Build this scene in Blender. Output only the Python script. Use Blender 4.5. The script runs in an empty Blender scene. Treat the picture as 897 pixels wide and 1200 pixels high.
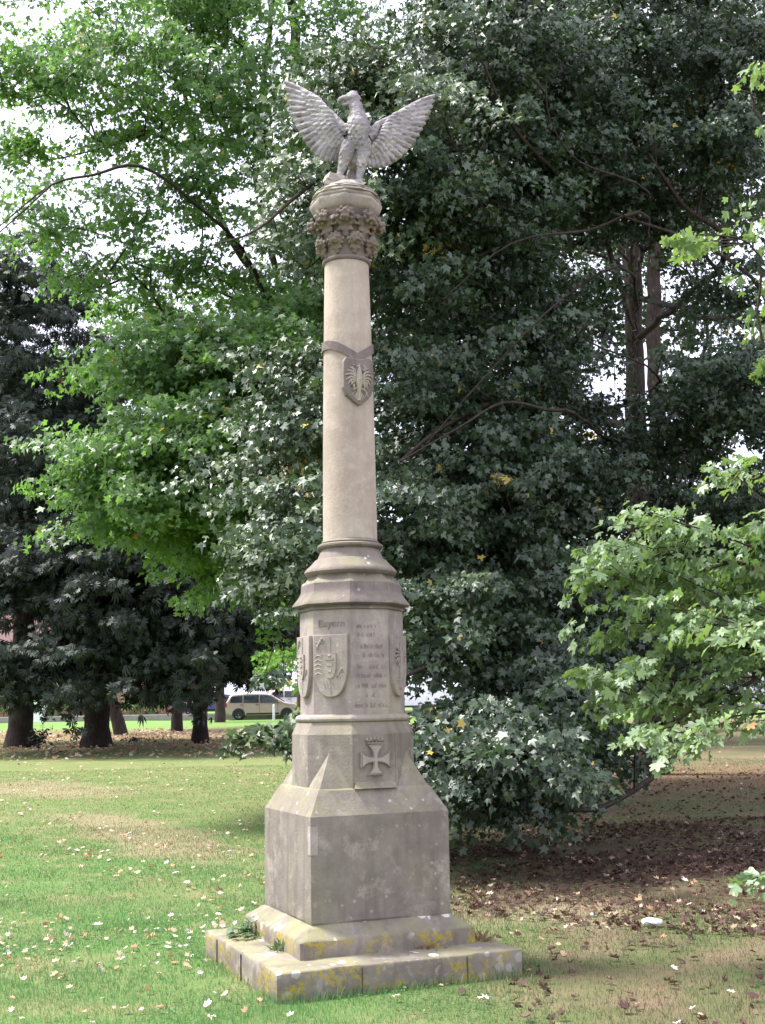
import bpy, bmesh, math, random
import numpy as np
from mathutils import Vector, Matrix, noise

PI = math.pi
R = math.radians
scene = bpy.context.scene
COL = scene.collection
rs = np.random.RandomState(7)
random.seed(7)

# ------------------------------------------------------------------ camera
F_PX, PITCH, ROLL, EYE = 1451.9, R(8.887), R(-0.983), 1.6
cam_d = bpy.data.cameras.new("camera")
cam = bpy.data.objects.new("camera", cam_d)
COL.objects.link(cam)
cam_d.sensor_fit = 'VERTICAL'
cam_d.sensor_height = 36.0
cam_d.lens = F_PX / 1200.0 * 36.0
cam_d.clip_end = 3000
cam_d.clip_start = 0.05
CM = Matrix.Rotation(PI / 2 + PITCH, 3, 'X') @ Matrix.Rotation(ROLL, 3, 'Z')
cam.matrix_world = Matrix.Translation((0, 0, EYE)) @ CM.to_4x4()
scene.camera = cam


def at(px, py, Y):
    """point of the world on photograph pixel (px,py) at forward distance Y"""
    d = CM @ Vector(((px - 448.5) / F_PX, -(py - 600.0) / F_PX, -1.0))
    t = Y / d.y
    return Vector((d.x * t, Y, EYE + d.z * t))


# ------------------------------------------------------------------ render look
scene.view_settings.view_transform = 'Standard'
scene.view_settings.look = 'None'
scene.view_settings.gamma = 1
scene.view_settings.exposure = 1.42
scene.render.engine = 'CYCLES'
scene.cycles.max_bounces = 7
scene.cycles.diffuse_bounces = 4
scene.cycles.glossy_bounces = 2
scene.cycles.transmission_bounces = 4
scene.cycles.transparent_max_bounces = 6
scene.cycles.use_denoising = True
try:
    scene.cycles.denoiser = 'OPENIMAGEDENOISE'
except Exception:
    pass
scene.cycles.caustics_reflective = False
scene.cycles.caustics_refractive = False

SUN_EL, SUN_AZ = R(60), R(-80)      # azimuth measured from +Y towards +X
world = bpy.data.worlds.new("World")
scene.world = world
world.use_nodes = True
nt = world.node_tree
for n in list(nt.nodes):
    nt.nodes.remove(n)
wo = nt.nodes.new('ShaderNodeOutputWorld')
bg = nt.nodes.new('ShaderNodeBackground')
sky = nt.nodes.new('ShaderNodeTexSky')
sky.sky_type = 'NISHITA'
sky.sun_disc = False
sky.sun_elevation = SUN_EL
sky.sun_rotation = SUN_AZ
sky.air_density = 1.0
sky.dust_density = 3.0
tc = nt.nodes.new('ShaderNodeTexCoord')
nz = nt.nodes.new('ShaderNodeTexNoise')
nz.inputs['Scale'].default_value = 2.2
nz.inputs['Detail'].default_value = 5
rmp = nt.nodes.new('ShaderNodeValToRGB')
rmp.color_ramp.elements[0].position = 0.25
rmp.color_ramp.elements[0].color = (0.55, 0.55, 0.55, 1)
rmp.color_ramp.elements[1].position = 0.55
rmp.color_ramp.elements[1].color = (0.92, 0.92, 0.92, 1)
mx = nt.nodes.new('ShaderNodeMix')
mx.data_type = 'RGBA'
mx.inputs['B'].default_value = (8.9, 9.0, 11.2, 1)
nt.links.new(tc.outputs['Generated'], nz.inputs['Vector'])
nt.links.new(nz.outputs['Fac'], rmp.inputs['Fac'])
nt.links.new(rmp.outputs['Color'], mx.inputs['Factor'])
nt.links.new(sky.outputs['Color'], mx.inputs['A'])
nt.links.new(mx.outputs['Result'], bg.inputs['Color'])
bg.inputs['Strength'].default_value = 0.085
nt.links.new(bg.outputs['Background'], wo.inputs['Surface'])

sd = bpy.data.lights.new("sun", 'SUN')
sd.energy = 3.4
sd.angle = R(11)
sd.color = (1.0, 0.965, 0.94)
sun = bpy.data.objects.new("sun", sd)
COL.objects.link(sun)
sun_dir = Vector((math.sin(SUN_AZ) * math.cos(SUN_EL), math.cos(SUN_AZ) * math.cos(SUN_EL), math.sin(SUN_EL)))
sun.rotation_euler = sun_dir.to_track_quat('Z', 'Y').to_euler()


# ------------------------------------------------------------------ material helpers
class NT:
    def __init__(s, name):
        s.m = bpy.data.materials.new(name)
        s.m.use_nodes = True
        s.t = s.m.node_tree
        for n in list(s.t.nodes):
            s.t.nodes.remove(n)
        s.out = s.n('ShaderNodeOutputMaterial')

    def n(s, kind, **kw):
        x = s.t.nodes.new(kind)
        for k, v in kw.items():
            setattr(x, k, v)
        return x

    def l(s, a, b):
        s.t.links.new(a, b)

    def val(s, sock, v):
        if isinstance(v, bpy.types.NodeSocket):
            s.l(v, sock)
        else:
            if isinstance(v, tuple) and len(v) == 3 and sock.type == 'RGBA':
                v = v + (1,)
            sock.default_value = v

    def coord(s, kind='Object'):
        return s.n('ShaderNodeTexCoord').outputs[kind]

    def pos(s):
        return s.n('ShaderNodeNewGeometry').outputs['Position']

    def mapping(s, vec, scale=(1, 1, 1), loc=(0, 0, 0), rot=(0, 0, 0)):
        m = s.n('ShaderNodeMapping')
        s.l(vec, m.inputs['Vector'])
        m.inputs['Scale'].default_value = scale
        m.inputs['Location'].default_value = loc
        m.inputs['Rotation'].default_value = rot
        return m.outputs['Vector']

    def noise(s, vec, scale, detail=4, rough=0.55):
        x = s.n('ShaderNodeTexNoise')
        s.l(vec, x.inputs['Vector'])
        x.inputs['Scale'].default_value = scale
        x.inputs['Detail'].default_value = detail
        x.inputs['Roughness'].default_value = rough
        return x.outputs['Fac']

    def voro(s, vec, scale, feature='F1'):
        x = s.n('ShaderNodeTexVoronoi', feature=feature)
        s.l(vec, x.inputs['Vector'])
        x.inputs['Scale'].default_value = scale
        return x.outputs['Distance']

    def rng(s, v, a, b, c=0.0, d=1.0):
        x = s.n('ShaderNodeMapRange')
        s.l(v, x.inputs['Value'])
        x.inputs['From Min'].default_value = a
        x.inputs['From Max'].default_value = b
        x.inputs['To Min'].default_value = c
        x.inputs['To Max'].default_value = d
        return x.outputs['Result']

    def math(s, op, a, b=0.0):
        x = s.n('ShaderNodeMath', operation=op)
        s.val(x.inputs[0], a)
        s.val(x.inputs[1], b)
        return x.outputs[0]

    def mix(s, f, a, b, mode='MIX'):
        x = s.n('ShaderNodeMix', data_type='RGBA', blend_type=mode)
        s.val(x.inputs['Factor'], f)
        s.val(x.inputs['A'], a)
        s.val(x.inputs['B'], b)
        return x.outputs['Result']

    def ramp(s, v, stops):
        x = s.n('ShaderNodeValToRGB')
        e = x.color_ramp.elements
        while len(e) < len(stops):
            e.new(0.5)
        for k, (p, c) in enumerate(stops):
            e[k].position = p
            e[k].color = tuple(c) + (1,)
        s.l(v, x.inputs['Fac'])
        return x.outputs['Color']

    def bump(s, h, strength=0.3, dist=0.02, nrm=None):
        x = s.n('ShaderNodeBump')
        s.l(h, x.inputs['Height'])
        x.inputs['Strength'].default_value = strength
        x.inputs['Distance'].default_value = dist
        if nrm is not None:
            s.l(nrm, x.inputs['Normal'])
        return x.outputs['Normal']

    def bsdf(s, col, rough=0.8, spec=0.3, nrm=None, metal=0.0, **kw):
        b = s.n('ShaderNodeBsdfPrincipled')
        s.val(b.inputs['Base Color'], col)
        s.val(b.inputs['Roughness'], rough)
        s.val(b.inputs['Specular IOR Level'], spec)
        s.val(b.inputs['Metallic'], metal)
        for k, v in kw.items():
            s.val(b.inputs[k], v)
        if nrm is not None:
            s.l(nrm, b.inputs['Normal'])
        return b.outputs['BSDF']

    def done(s, sh):
        s.l(sh, s.out.inputs['Surface'])
        return s.m


def simple(name, col, rough=0.6, spec=0.4, metal=0.0, nscale=6, var=0.15, **kw):
    t = NT(name)
    nf = t.noise(t.coord(), nscale, 5)
    c2 = tuple(x * (1 - var * 2) for x in col)
    c = t.mix(t.rng(nf, 0.3, 0.7), c2, col)
    return t.done(t.bsdf(c, rough, spec, metal=metal, **kw))


def stone_mat(name, base, dark, lichen=0.0, streak=0.5, yellow=0.0, pale=0.35, carved=False, warm=None, spots=(17, .17, .56)):
    t = NT(name)
    p = t.pos()
    big = t.noise(p, 1.7, 5, 0.6)
    med = t.noise(p, 7, 6, 0.65)
    fine = t.noise(p, 60, 5, 0.7)
    c = t.mix(t.rng(t.math('ADD', t.math('MULTIPLY', big, .6), t.math('MULTIPLY', med, .4)), 0.42, 0.58), base, dark)
    if warm:
        c = t.mix(t.rng(t.noise(t.mapping(p, (1, 1, .5), (3, 8, 2)), 2.6, 4), 0.5, 0.66, 0, 0.8), c, warm)
    # rain streaks run down the faces
    st = t.noise(t.mapping(p, (9, 9, 0.9)), 1.6, 5, 0.6)
    c = t.mix(t.rng(st, 0.5, 0.72, 0, streak), c, tuple(x * 0.55 for x in dark))
    c = t.mix(t.rng(t.noise(t.mapping(p, loc=(7, 1, 4)), 5.5, 7, .72), 0.53, 0.66, 0, pale), c, tuple(min(0.75, x * 1.55) for x in base))
    c = t.mix(t.rng(fine, 0.3, 0.7, 0, 0.35), c, tuple(x * 0.62 for x in base))
    geo = t.n('ShaderNodeNewGeometry')
    sep = t.n('ShaderNodeSeparateXYZ')
    t.l(geo.outputs['Normal'], sep.inputs[0])
    upf = t.rng(sep.outputs['Z'], 0.25, 0.8)
    if lichen:
        g = t.math('MULTIPLY', upf, t.rng(t.noise(p, 5, 5), 0.35, 0.6, 0, lichen))
        c = t.mix(g, c, (0.27, 0.26, 0.13))
    if yellow:
        side = t.rng(sep.outputs['Z'], 0.75, 0.3)
        y = t.math('MULTIPLY', side, t.rng(t.noise(t.mapping(p, (1, 1, 1.3), (1.2, 0, 0)), 5.2, 7, 0.7), 0.48, 0.58, 0, yellow))
        y = t.math('MULTIPLY', y, t.rng(t.noise(p, 38, 4, .7), .44, .56))
        c = t.mix(y, c, (0.33, 0.26, 0.035))
    # white lichen spots with hard little outlines
    v = t.voro(t.mapping(p, (1, 1, 1)), spots[0])
    vs = t.math('ADD', v, t.rng(t.noise(p, 45, 3), 0, 1, -0.12, 0.12))
    gate = t.rng(t.noise(t.mapping(p, loc=(5, 3, 1)), 3.1, 3), spots[2], spots[2] + .04)
    spot = t.math('MULTIPLY', t.rng(vs, spots[1] + .02, spots[1] - .03), gate)
    spot = t.math('MULTIPLY', spot, t.rng(upf, 0, 1, 0.25, 0.95))
    c = t.mix(spot, c, (0.62, 0.61, 0.55))
    h = t.math('ADD', t.math('MULTIPLY', med, 0.6), t.math('MULTIPLY', fine, 0.5))
    if carved:
        c = t.mix(t.rng(t.noise(t.mapping(p, loc=(2, 7, 3)), 4.5, 4, .6), 0.38, 0.66, 0, .75), c, tuple(x * .6 for x in dark))
    if carved:
        h = t.math('ADD', h, t.math('MULTIPLY', t.voro(p, 34), 1.6))
    nrm = t.bump(h, 0.8 if carved else 0.55, 0.012)
    return t.done(t.bsdf(c, 0.9, 0.2, nrm))


M = {}
M['stone_col'] = stone_mat('sandstone_shaft', (0.47, 0.395, 0.315), (0.36, 0.29, 0.235), streak=0.3, pale=0.25)
M['stone_oct'] = stone_mat('sandstone_plinth', (0.38, 0.325, 0.285), (0.25, 0.205, 0.19), lichen=0.5, streak=0.45, warm=(0.40, 0.35, 0.245))
M['stone_block'] = stone_mat('sandstone_block', (0.265, 0.228, 0.192), (0.175, 0.148, 0.127), lichen=0.8, streak=0.5, pale=0.7, warm=(0.24, 0.22, 0.15))
M['stone_mould'] = stone_mat('sandstone_moulding', (0.23, 0.19, 0.17), (0.14, 0.112, 0.106), lichen=0.6, streak=0.5)
M['stone_step'] = stone_mat('sandstone_step', (0.27, 0.235, 0.195), (0.165, 0.14, 0.115), lichen=0.7, streak=0.5, yellow=1.0, pale=0.7, spots=(10, .30, .50))
M['stone_cap'] = stone_mat('sandstone_capital', (0.24, 0.19, 0.155), (0.14, 0.112, 0.10), streak=0.3, pale=0.4)
M['stone_rock'] = stone_mat('sandstone_rock', (0.40, 0.36, 0.31), (0.24, 0.21, 0.185), streak=0.3, pale=0.5, lichen=0.2)
M['stone_eagle'] = stone_mat('eagle_stone', (0.60, 0.56, 0.54), (0.30, 0.27, 0.27), streak=0.55, pale=0.3, carved=True)
M['stone_letter'] = simple('weathered_lettering', (0.30, 0.245, 0.22), 0.95, 0.1, nscale=30, var=.25)

# ---- ground colour, shared by the earth and the blades that grow from it
TREE_LITTER = []


def ground_color(t, blades=False):
    p = t.pos()
    sep = t.n('ShaderNodeSeparateXYZ')
    t.l(p, sep.inputs[0])
    X, Y = sep.outputs['X'], sep.outputs['Y']
    big = t.noise(p, 0.35, 5, 0.6)
    med = t.noise(p, 1.6, 5, 0.65)
    fin = t.noise(p, 14, 4, 0.7)
    if blades:
        g = t.mix(t.rng(big, 0.38, 0.62), (0.10, 0.29, 0.08), (0.135, 0.27, 0.095))
        dry = (0.27, 0.27, 0.12)
    else:
        g = t.mix(t.rng(big, 0.38, 0.62), (0.09, 0.19, 0.05), (0.14, 0.19, 0.065))
        g = t.mix(t.rng(fin, 0.4, 0.65, 0, 0.5), g, (0.17, 0.15, 0.07))
        dry = (0.29, 0.23, 0.13)
    # drying sward: farther lawn is more olive
    far = t.rng(Y, 11, 24, 0, 0.4)
    g = t.mix(far, g, (0.21, 0.215, 0.085))
    g = t.mix(t.rng(med, 0.52, 0.68, 0, 0.55), g, dry)

    def blob(cx, cy, rx, ry, rot=0.0, soft=0.55, nz=0.55):
        m = t.mapping(p, (1, 1, 0), (0, 0, 0))
        mm = t.n('ShaderNodeMapping', vector_type='TEXTURE')
        t.l(m, mm.inputs['Vector'])
        mm.inputs['Location'].default_value = (cx, cy, 0)
        mm.inputs['Rotation'].default_value = (0, 0, rot)
        mm.inputs['Scale'].default_value = (rx, ry, 1)
        ln = t.n('ShaderNodeVectorMath', operation='LENGTH')
        t.l(mm.outputs[0], ln.inputs[0])
        d = t.math('ADD', ln.outputs['Value'], t.rng(t.noise(p, 0.9, 5, 0.65), 0.25, 0.75, -nz, nz))
        return t.rng(d, 1 + soft * 0.3, 1 - soft * 0.7)
    rightside = t.math('MULTIPLY', t.rng(X, -0.1, 1.3), t.rng(t.noise(p, 0.8, 5, .65), .3, .6, .55, .95))
    g = t.mix(rightside, g, t.mix(t.rng(med, .4, .62), (0.12, 0.11, 0.055), (0.19, 0.135, 0.09)))
    # worn, straw coloured patches
    for b in ((-3.1, 16.2, 4.0, 0.75, -1.1), (-6.5, 24, 3, 1.2, -1.0), (1.2, 10.2, 1.3, 1.0, 0.2)):
        g = t.mix(t.math('MULTIPLY', blob(*b), 0.6), g, (0.30, 0.235, 0.15))
    # brown leaf litter and bare earth under the trees
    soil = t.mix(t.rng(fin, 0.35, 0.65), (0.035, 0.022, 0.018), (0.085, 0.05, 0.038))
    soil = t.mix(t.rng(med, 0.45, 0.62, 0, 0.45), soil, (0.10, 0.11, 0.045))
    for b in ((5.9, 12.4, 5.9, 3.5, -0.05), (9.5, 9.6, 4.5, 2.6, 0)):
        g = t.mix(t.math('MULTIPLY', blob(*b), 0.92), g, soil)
    tan = t.mix(t.rng(fin, 0.35, 0.65), (0.17, 0.10, 0.06), (0.25, 0.17, 0.10))
    for b in ((-6, 53, 15, 6.5, 0.0), (-11, 41.5, 7, 1.8, 0), (6, 24, 7, 3.5, 0), (-2.5, 41, 5, 3.0, 0)):
        g = t.mix(t.math('MULTIPLY', blob(*b), 0.75), g, tan)
    # green lawn beyond the trees, its sunlit brightness put into the colour
    g = t.mix(t.math('MULTIPLY', t.rng(Y, 60, 66), 0.85), g, (0.14, 0.25, 0.06))
    return g


def mk_ground():
    t = NT('park_ground')
    p = t.pos()
    c = ground_color(t)
    h = t.math('ADD', t.noise(p, 30, 4, 0.7), t.noise(p, 5, 3, 0.6))
    return t.done(t.bsdf(c, 0.95, 0.1, t.bump(h, 0.7, 0.03)))


def mk_grass():
    t = NT('grass_blade')
    c = ground_color(t, True)
    a = t.n('ShaderNodeAttribute', attribute_name='rnd').outputs['Fac']
    c = t.mix(t.rng(a, 0, 1, 0, 0.28), c, (0.10, 0.21, 0.04))
    c = t.mix(t.rng(a, 0.86, 0.95, 0, 0.6), c, (0.45, 0.38, 0.2))
    b = t.bsdf(c, 0.55, 0.35)
    tr = t.n('ShaderNodeBsdfTranslucent')
    t.l(c, tr.inputs['Color'])
    ms = t.n('ShaderNodeMixShader')
    ms.inputs[0].default_value = 0.35
    t.l(b, ms.inputs[1])
    t.l(tr.outputs[0], ms.inputs[2])
    return t.done(ms.outputs[0])


M['ground'] = mk_ground()
M['grass'] = mk_grass()


def leaf_mat(name, stops, trans, rough=0.42, spec=0.5, tf=0.3):
    t = NT(name)
    a = t.n('ShaderNodeAttribute', attribute_name='rnd').outputs['Fac']
    c = t.ramp(a, stops)
    b = t.bsdf(c, rough, spec)
    tr = t.n('ShaderNodeBsdfTranslucent')
    tc_ = t.mix(t.rng(a, 0.93, 0.97), trans, c)
    t.l(tc_, tr.inputs['Color'])
    ms = t.n('ShaderNodeMixShader')
    ms.inputs[0].default_value = tf
    t.l(b, ms.inputs[1])
    t.l(tr.outputs[0], ms.inputs[2])
    return t.done(ms.outputs[0])


YEL = (0.48, 0.36, 0.06)
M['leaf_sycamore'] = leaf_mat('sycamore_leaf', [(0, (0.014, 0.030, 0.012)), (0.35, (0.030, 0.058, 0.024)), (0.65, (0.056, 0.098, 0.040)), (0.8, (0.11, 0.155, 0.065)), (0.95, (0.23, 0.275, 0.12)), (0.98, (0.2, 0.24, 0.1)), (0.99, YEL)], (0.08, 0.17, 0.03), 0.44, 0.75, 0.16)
M['leaf_maple'] = leaf_mat('green_maple_leaf', [(0, (0.035, 0.075, 0.024)), (0.5, (0.075, 0.145, 0.042)), (0.95, (0.15, 0.25, 0.075)), (0.985, (0.16, 0.24, 0.05)), (0.992, YEL)], (0.22, 0.44, 0.07), 0.42, 0.5, 0.42)
M['leaf_near'] = leaf_mat('near_sycamore_leaf', [(0, (0.06, 0.11, 0.05)), (0.5, (0.15, 0.225, 0.105)), (0.9, (0.27, 0.36, 0.17)), (0.95, (0.25, 0.34, 0.09)), (0.965, YEL), (1.0, (0.42, 0.19, 0.07))], (0.28, 0.46, 0.08), 0.42, 0.5, 0.3)
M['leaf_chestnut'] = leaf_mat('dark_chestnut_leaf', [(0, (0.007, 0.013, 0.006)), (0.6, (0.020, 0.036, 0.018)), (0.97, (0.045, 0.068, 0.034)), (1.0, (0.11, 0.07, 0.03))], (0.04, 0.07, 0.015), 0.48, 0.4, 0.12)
M['leaf_far'] = leaf_mat('far_tree_leaf', [(0, (0.06, 0.10, 0.04)), (0.5, (0.11, 0.16, 0.06)), (1.0, (0.19, 0.24, 0.10))], (0.16, 0.26, 0.05), 0.6, 0.3, 0.3)
M['litter'] = leaf_mat('fallen_leaf', [(0, (0.20, 0.11, 0.06)), (0.25, (0.42, 0.24, 0.14)), (0.6, (0.58, 0.42, 0.29)), (0.9, (0.68, 0.60, 0.50)), (1.0, (0.74, 0.72, 0.68))], (0.5, 0.3, 0.15), 0.75, 0.25, 0.15)
M['litter_brown'] = leaf_mat('brown_leaf_litter', [(0, (0.025, 0.014, 0.011)), (0.6, (0.07, 0.036, 0.028)), (0.88, (0.14, 0.08, 0.058)), (1.0, (0.36, 0.25, 0.18))], (0.3, 0.15, 0.08), 0.7, 0.3, 0.1)


def bark(name, a, b):
    t = NT(name)
    p = t.pos()
    n1 = t.noise(t.mapping(p, (1, 1, 0.25)), 22, 5, 0.7)
    n2 = t.noise(p, 2.2, 4)
    c = t.mix(t.rng(n1, 0.35, 0.65), a, b)
    c = t.mix(t.rng(n2, 0.5, 0.75, 0, 0.5), c, (0.07, 0.085, 0.045))
    return t.done(t.bsdf(c, 0.9, 0.15, t.bump(n1, 0.9, 0.03)))


M['bark'] = bark('sycamore_bark', (0.028, 0.021, 0.018), (0.075, 0.056, 0.048))
M['bark_dark'] = bark('chestnut_bark', (0.02, 0.014, 0.014), (0.05, 0.036, 0.034))
M['bark_red'] = bark('brown_bark', (0.085, 0.045, 0.035), (0.18, 0.10, 0.08))


# ------------------------------------------------------------------ object helpers
def tag(o, label=None, cat=None, group=None, kind=None):
    if label:
        o['label'] = label
    if cat:
        o['category'] = cat
    if group:
        o['group'] = group
    if kind:
        o['kind'] = kind
    return o


def empty(name, loc, rz=0.0):
    o = bpy.data.objects.new(name, None)
    COL.objects.link(o)
    o.location = loc
    o.rotation_euler = (0, 0, rz)
    o.empty_display_size = 0.3
    return o


def world_of(o):
    m = Matrix.LocRotScale(o.location, o.rotation_euler, o.scale)
    return (world_of(o.parent) @ m) if o.parent else m


def link_mesh(name, me, mat, parent=None, origin=None, keep_world=True):
    """mesh verts are given in world space; put under parent without moving"""
    o = bpy.data.objects.new(name, me)
    COL.objects.link(o)
    if mat is not None and not me.materials:
        me.materials.append(mat)
    if parent is not None:
        if keep_world:
            me.transform(world_of(parent).inverted())
        o.parent = parent
    elif origin is not None:
        me.transform(Matrix.Translation(-Vector(origin)))
        o.location = origin
    return o


def obj(name, bm, mat, parent=None, smooth=None, origin=None, bevel=0.0, local=False, bseg=2):
    me = bpy.data.meshes.new(name)
    bmesh.ops.recalc_face_normals(bm, faces=bm.faces[:])
    bm.to_mesh(me)
    bm.free()
    o = link_mesh(name, me, mat, parent, origin, keep_world=not local)
    if smooth is not None:
        me.polygons.foreach_set('use_smooth', [True] * len(me.polygons))
        me.set_sharp_from_angle(angle=R(smooth))
    if bevel:
        b = o.modifiers.new('bevel', 'BEVEL')
        b.width = bevel
        b.segments = bseg
        b.limit_method = 'ANGLE'
        b.angle_limit = R(25)
    return o


def box(bm, c, s, rot=None):
    """c centre, s full sizes"""
    r = bmesh.ops.create_cube(bm, size=1)
    m = Matrix.Translation(c) @ (rot.to_4x4() if rot else Matrix()) @ Matrix.Diagonal((s[0], s[1], s[2], 1))
    bmesh.ops.transform(bm, matrix=m, verts=r['verts'])
    return r['verts']


def ball(bm, c, r, rot=None, sub=2):
    if isinstance(r, (int, float)):
        r = (r, r, r)
    q = bmesh.ops.create_icosphere(bm, subdivisions=sub, radius=1)
    m = Matrix.Translation(c) @ (rot.to_4x4() if rot else Matrix()) @ Matrix.Diagonal((r[0], r[1], r[2], 1))
    bmesh.ops.transform(bm, matrix=m, verts=q['verts'])


def frame_of(d):
    d = Vector(d).normalized()
    a = Vector((0, 0, 1)) if abs(d.z) < 0.9 else Vector((1, 0, 0))
    u = d.cross(a).normalized()
    return u, d.cross(u).normalized()


def tube(bm, pts, rad, n=10, cap=True, flat=None):
    """tapered tube through pts; flat=(axis vector, ratio) squashes it along an axis"""
    rings = []
    pts = [Vector(p) for p in pts]
    for i, p in enumerate(pts):
        d = (pts[min(i + 1, len(pts) - 1)] - pts[max(i - 1, 0)])
        u, v = frame_of(d)
        ring = []
        for k in range(n):
            a = 2 * PI * k / n
            off = (u * math.cos(a) + v * math.sin(a)) * rad[i]
            if flat:
                ax = flat[0].normalized()
                off = off - ax * off.dot(ax) * (1 - flat[1])
            ring.append(bm.verts.new(p + off))
        rings.append(ring)
    for a, b in zip(rings, rings[1:]):
        for k in range(n):
            bm.faces.new((a[k], a[(k + 1) % n], b[(k + 1) % n], b[k]))
    if cap:
        bm.faces.new(rings[0][::-1])
        bm.faces.new(rings[-1])


def prism(bm, pts2, M4, depth, z0=0.0):
    """polygon in the XY plane of M4 extruded along +Z of M4 from z0 to z0+depth"""
    a = [bm.verts.new(M4 @ Vector((x, y, z0))) for x, y in pts2]
    b = [bm.verts.new(M4 @ Vector((x, y, z0 + depth))) for x, y in pts2]
    bm.faces.new(a[::-1])
    bm.faces.new(b)
    n = len(a)
    for k in range(n):
        bm.faces.new((a[k], a[(k + 1) % n], b[(k + 1) % n], b[k]))


def stack(bm, prof, shape, cap=True):
    """loft rings; prof list of (size, z); shape(size) -> list of xy"""
    rings = []
    for s_, z in prof:
        rings.append([bm.verts.new((x, y, z)) for x, y in shape(s_)])
    n = len(rings[0])
    for a, b in zip(rings, rings[1:]):
        for k in range(n):
            bm.faces.new((a[k], a[(k + 1) % n], b[(k + 1) % n], b[k]))
    if cap:
        bm.faces.new(rings[0][::-1])
        bm.faces.new(rings[-1])


def weather(bm, amp, scale=6.0, cuts=0, maxlen=0.08, seed=0):
    for _ in range(6):
        es = [e for e in bm.edges if e.calc_length() > maxlen]
        if not es:
            break
        bmesh.ops.subdivide_edges(bm, edges=es, cuts=1, use_grid_fill=True)
    bmesh.ops.triangulate(bm, faces=[f for f in bm.faces if len(f.verts) > 4])
    bm.normal_update()
    for v in bm.verts:
        n1 = noise.noise(v.co * scale + Vector((seed, 0, 0)))
        n2 = noise.noise(v.co * scale * 4 + Vector((0, seed, 0)))
        edge = 1.0
        ns = [f.normal for f in v.link_faces]
        if ns and min(a.dot(ns[0]) for a in ns) < 0.8:
            # arris: wear inwards only
            v.co -= v.normal * amp * (0.1 + 1.5 * abs(n2) + 0.9 * abs(n1))
        else:
            v.co += v.normal * amp * (n1 + 0.5 * n2)


def remesh(o, vox, smooth_it=2, fac=0.5):
    m = o.modifiers.new('remesh', 'REMESH')
    m.mode = 'VOXEL'
    m.voxel_size = vox
    m.use_smooth_shade = True
    if smooth_it:
        s = o.modifiers.new('smooth', 'SMOOTH')
        s.iterations = smooth_it
        s.factor = fac
    return o


# ------------------------------------------------------------------ terrain
def tz(x, y):
    y = np.asarray(y, float)
    x = np.asarray(x, float)
    t_ = np.clip(y - 10, 0, 90)
    z = 0.014 * (t_ - 3 * (1 - np.exp(-t_ / 3)))
    k = np.clip((y - 14) / 20, 0, 1)
    z = z + 0.05 * k * np.sin(x * 0.31 + 1.3) * np.cos(y * 0.23) + 0.012 * np.sin(x * 1.1 + .4) * np.sin(y * .9)
    return z


def mesh_np(name, V, Fc, rnd=None, smooth=False):
    """V (n,3), Fc (m,k) constant-size faces, rnd per-face attribute"""
    me = bpy.data.meshes.new(name)
    V = np.ascontiguousarray(V, dtype=np.float32)
    Fc = np.ascontiguousarray(Fc, dtype=np.int32)
    m, k = Fc.shape
    me.vertices.add(len(V))
    me.vertices.foreach_set('co', V.ravel())
    me.loops.add(m * k)
    me.loops.foreach_set('vertex_index', Fc.ravel())
    me.polygons.add(m)
    me.polygons.foreach_set('loop_start', np.arange(0, m * k, k, dtype=np.int32))
    if smooth:
        me.polygons.foreach_set('use_smooth', np.ones(m, dtype=bool))
    if rnd is not None:
        at_ = me.attributes.new('rnd', 'FLOAT', 'FACE')
        at_.data.foreach_set('value', np.ascontiguousarray(rnd, dtype=np.float32))
    me.update(calc_edges=True)
    return me


def ground_mesh():
    ys = np.concatenate([np.arange(-40, 0, 4.0), np.arange(0, 30, 0.35), np.arange(30, 110, 1.5), np.array([110, 130, 170, 240, 340, 500, 800, 1200, 2000.])])
    xs = np.concatenate([-np.array([2000, 1200, 700, 400, 250, 160, 110.]), np.arange(-80, -12, 2.5), np.arange(-12, 14, 0.35), np.arange(14, 80, 2.5), np.array([110, 160, 250, 400, 700, 1200, 2000.])])
    Xg, Yg = np.meshgrid(xs, ys)
    Z = tz(Xg, Yg)
    V = np.stack([Xg, Yg, Z], -1).reshape(-1, 3)
    nx, ny = len(xs), len(ys)
    i = np.arange(nx - 1)[None, :] + nx * np.arange(ny - 1)[:, None]
    Fc = np.stack([i, i + 1, i + nx + 1, i + nx], -1).reshape(-1, 4)
    return mesh_np('park_lawn', V, Fc, smooth=True)


tag(link_mesh('park_lawn', ground_mesh(), M['ground']), kind='structure')


# ------------------------------------------------------------------ grass blades
def near_litter_zone(x, y):
    return ((x - 6.6) / 5.6) ** 2 + ((y - 12.7) / 3.1) ** 2 < 1.0


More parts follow.
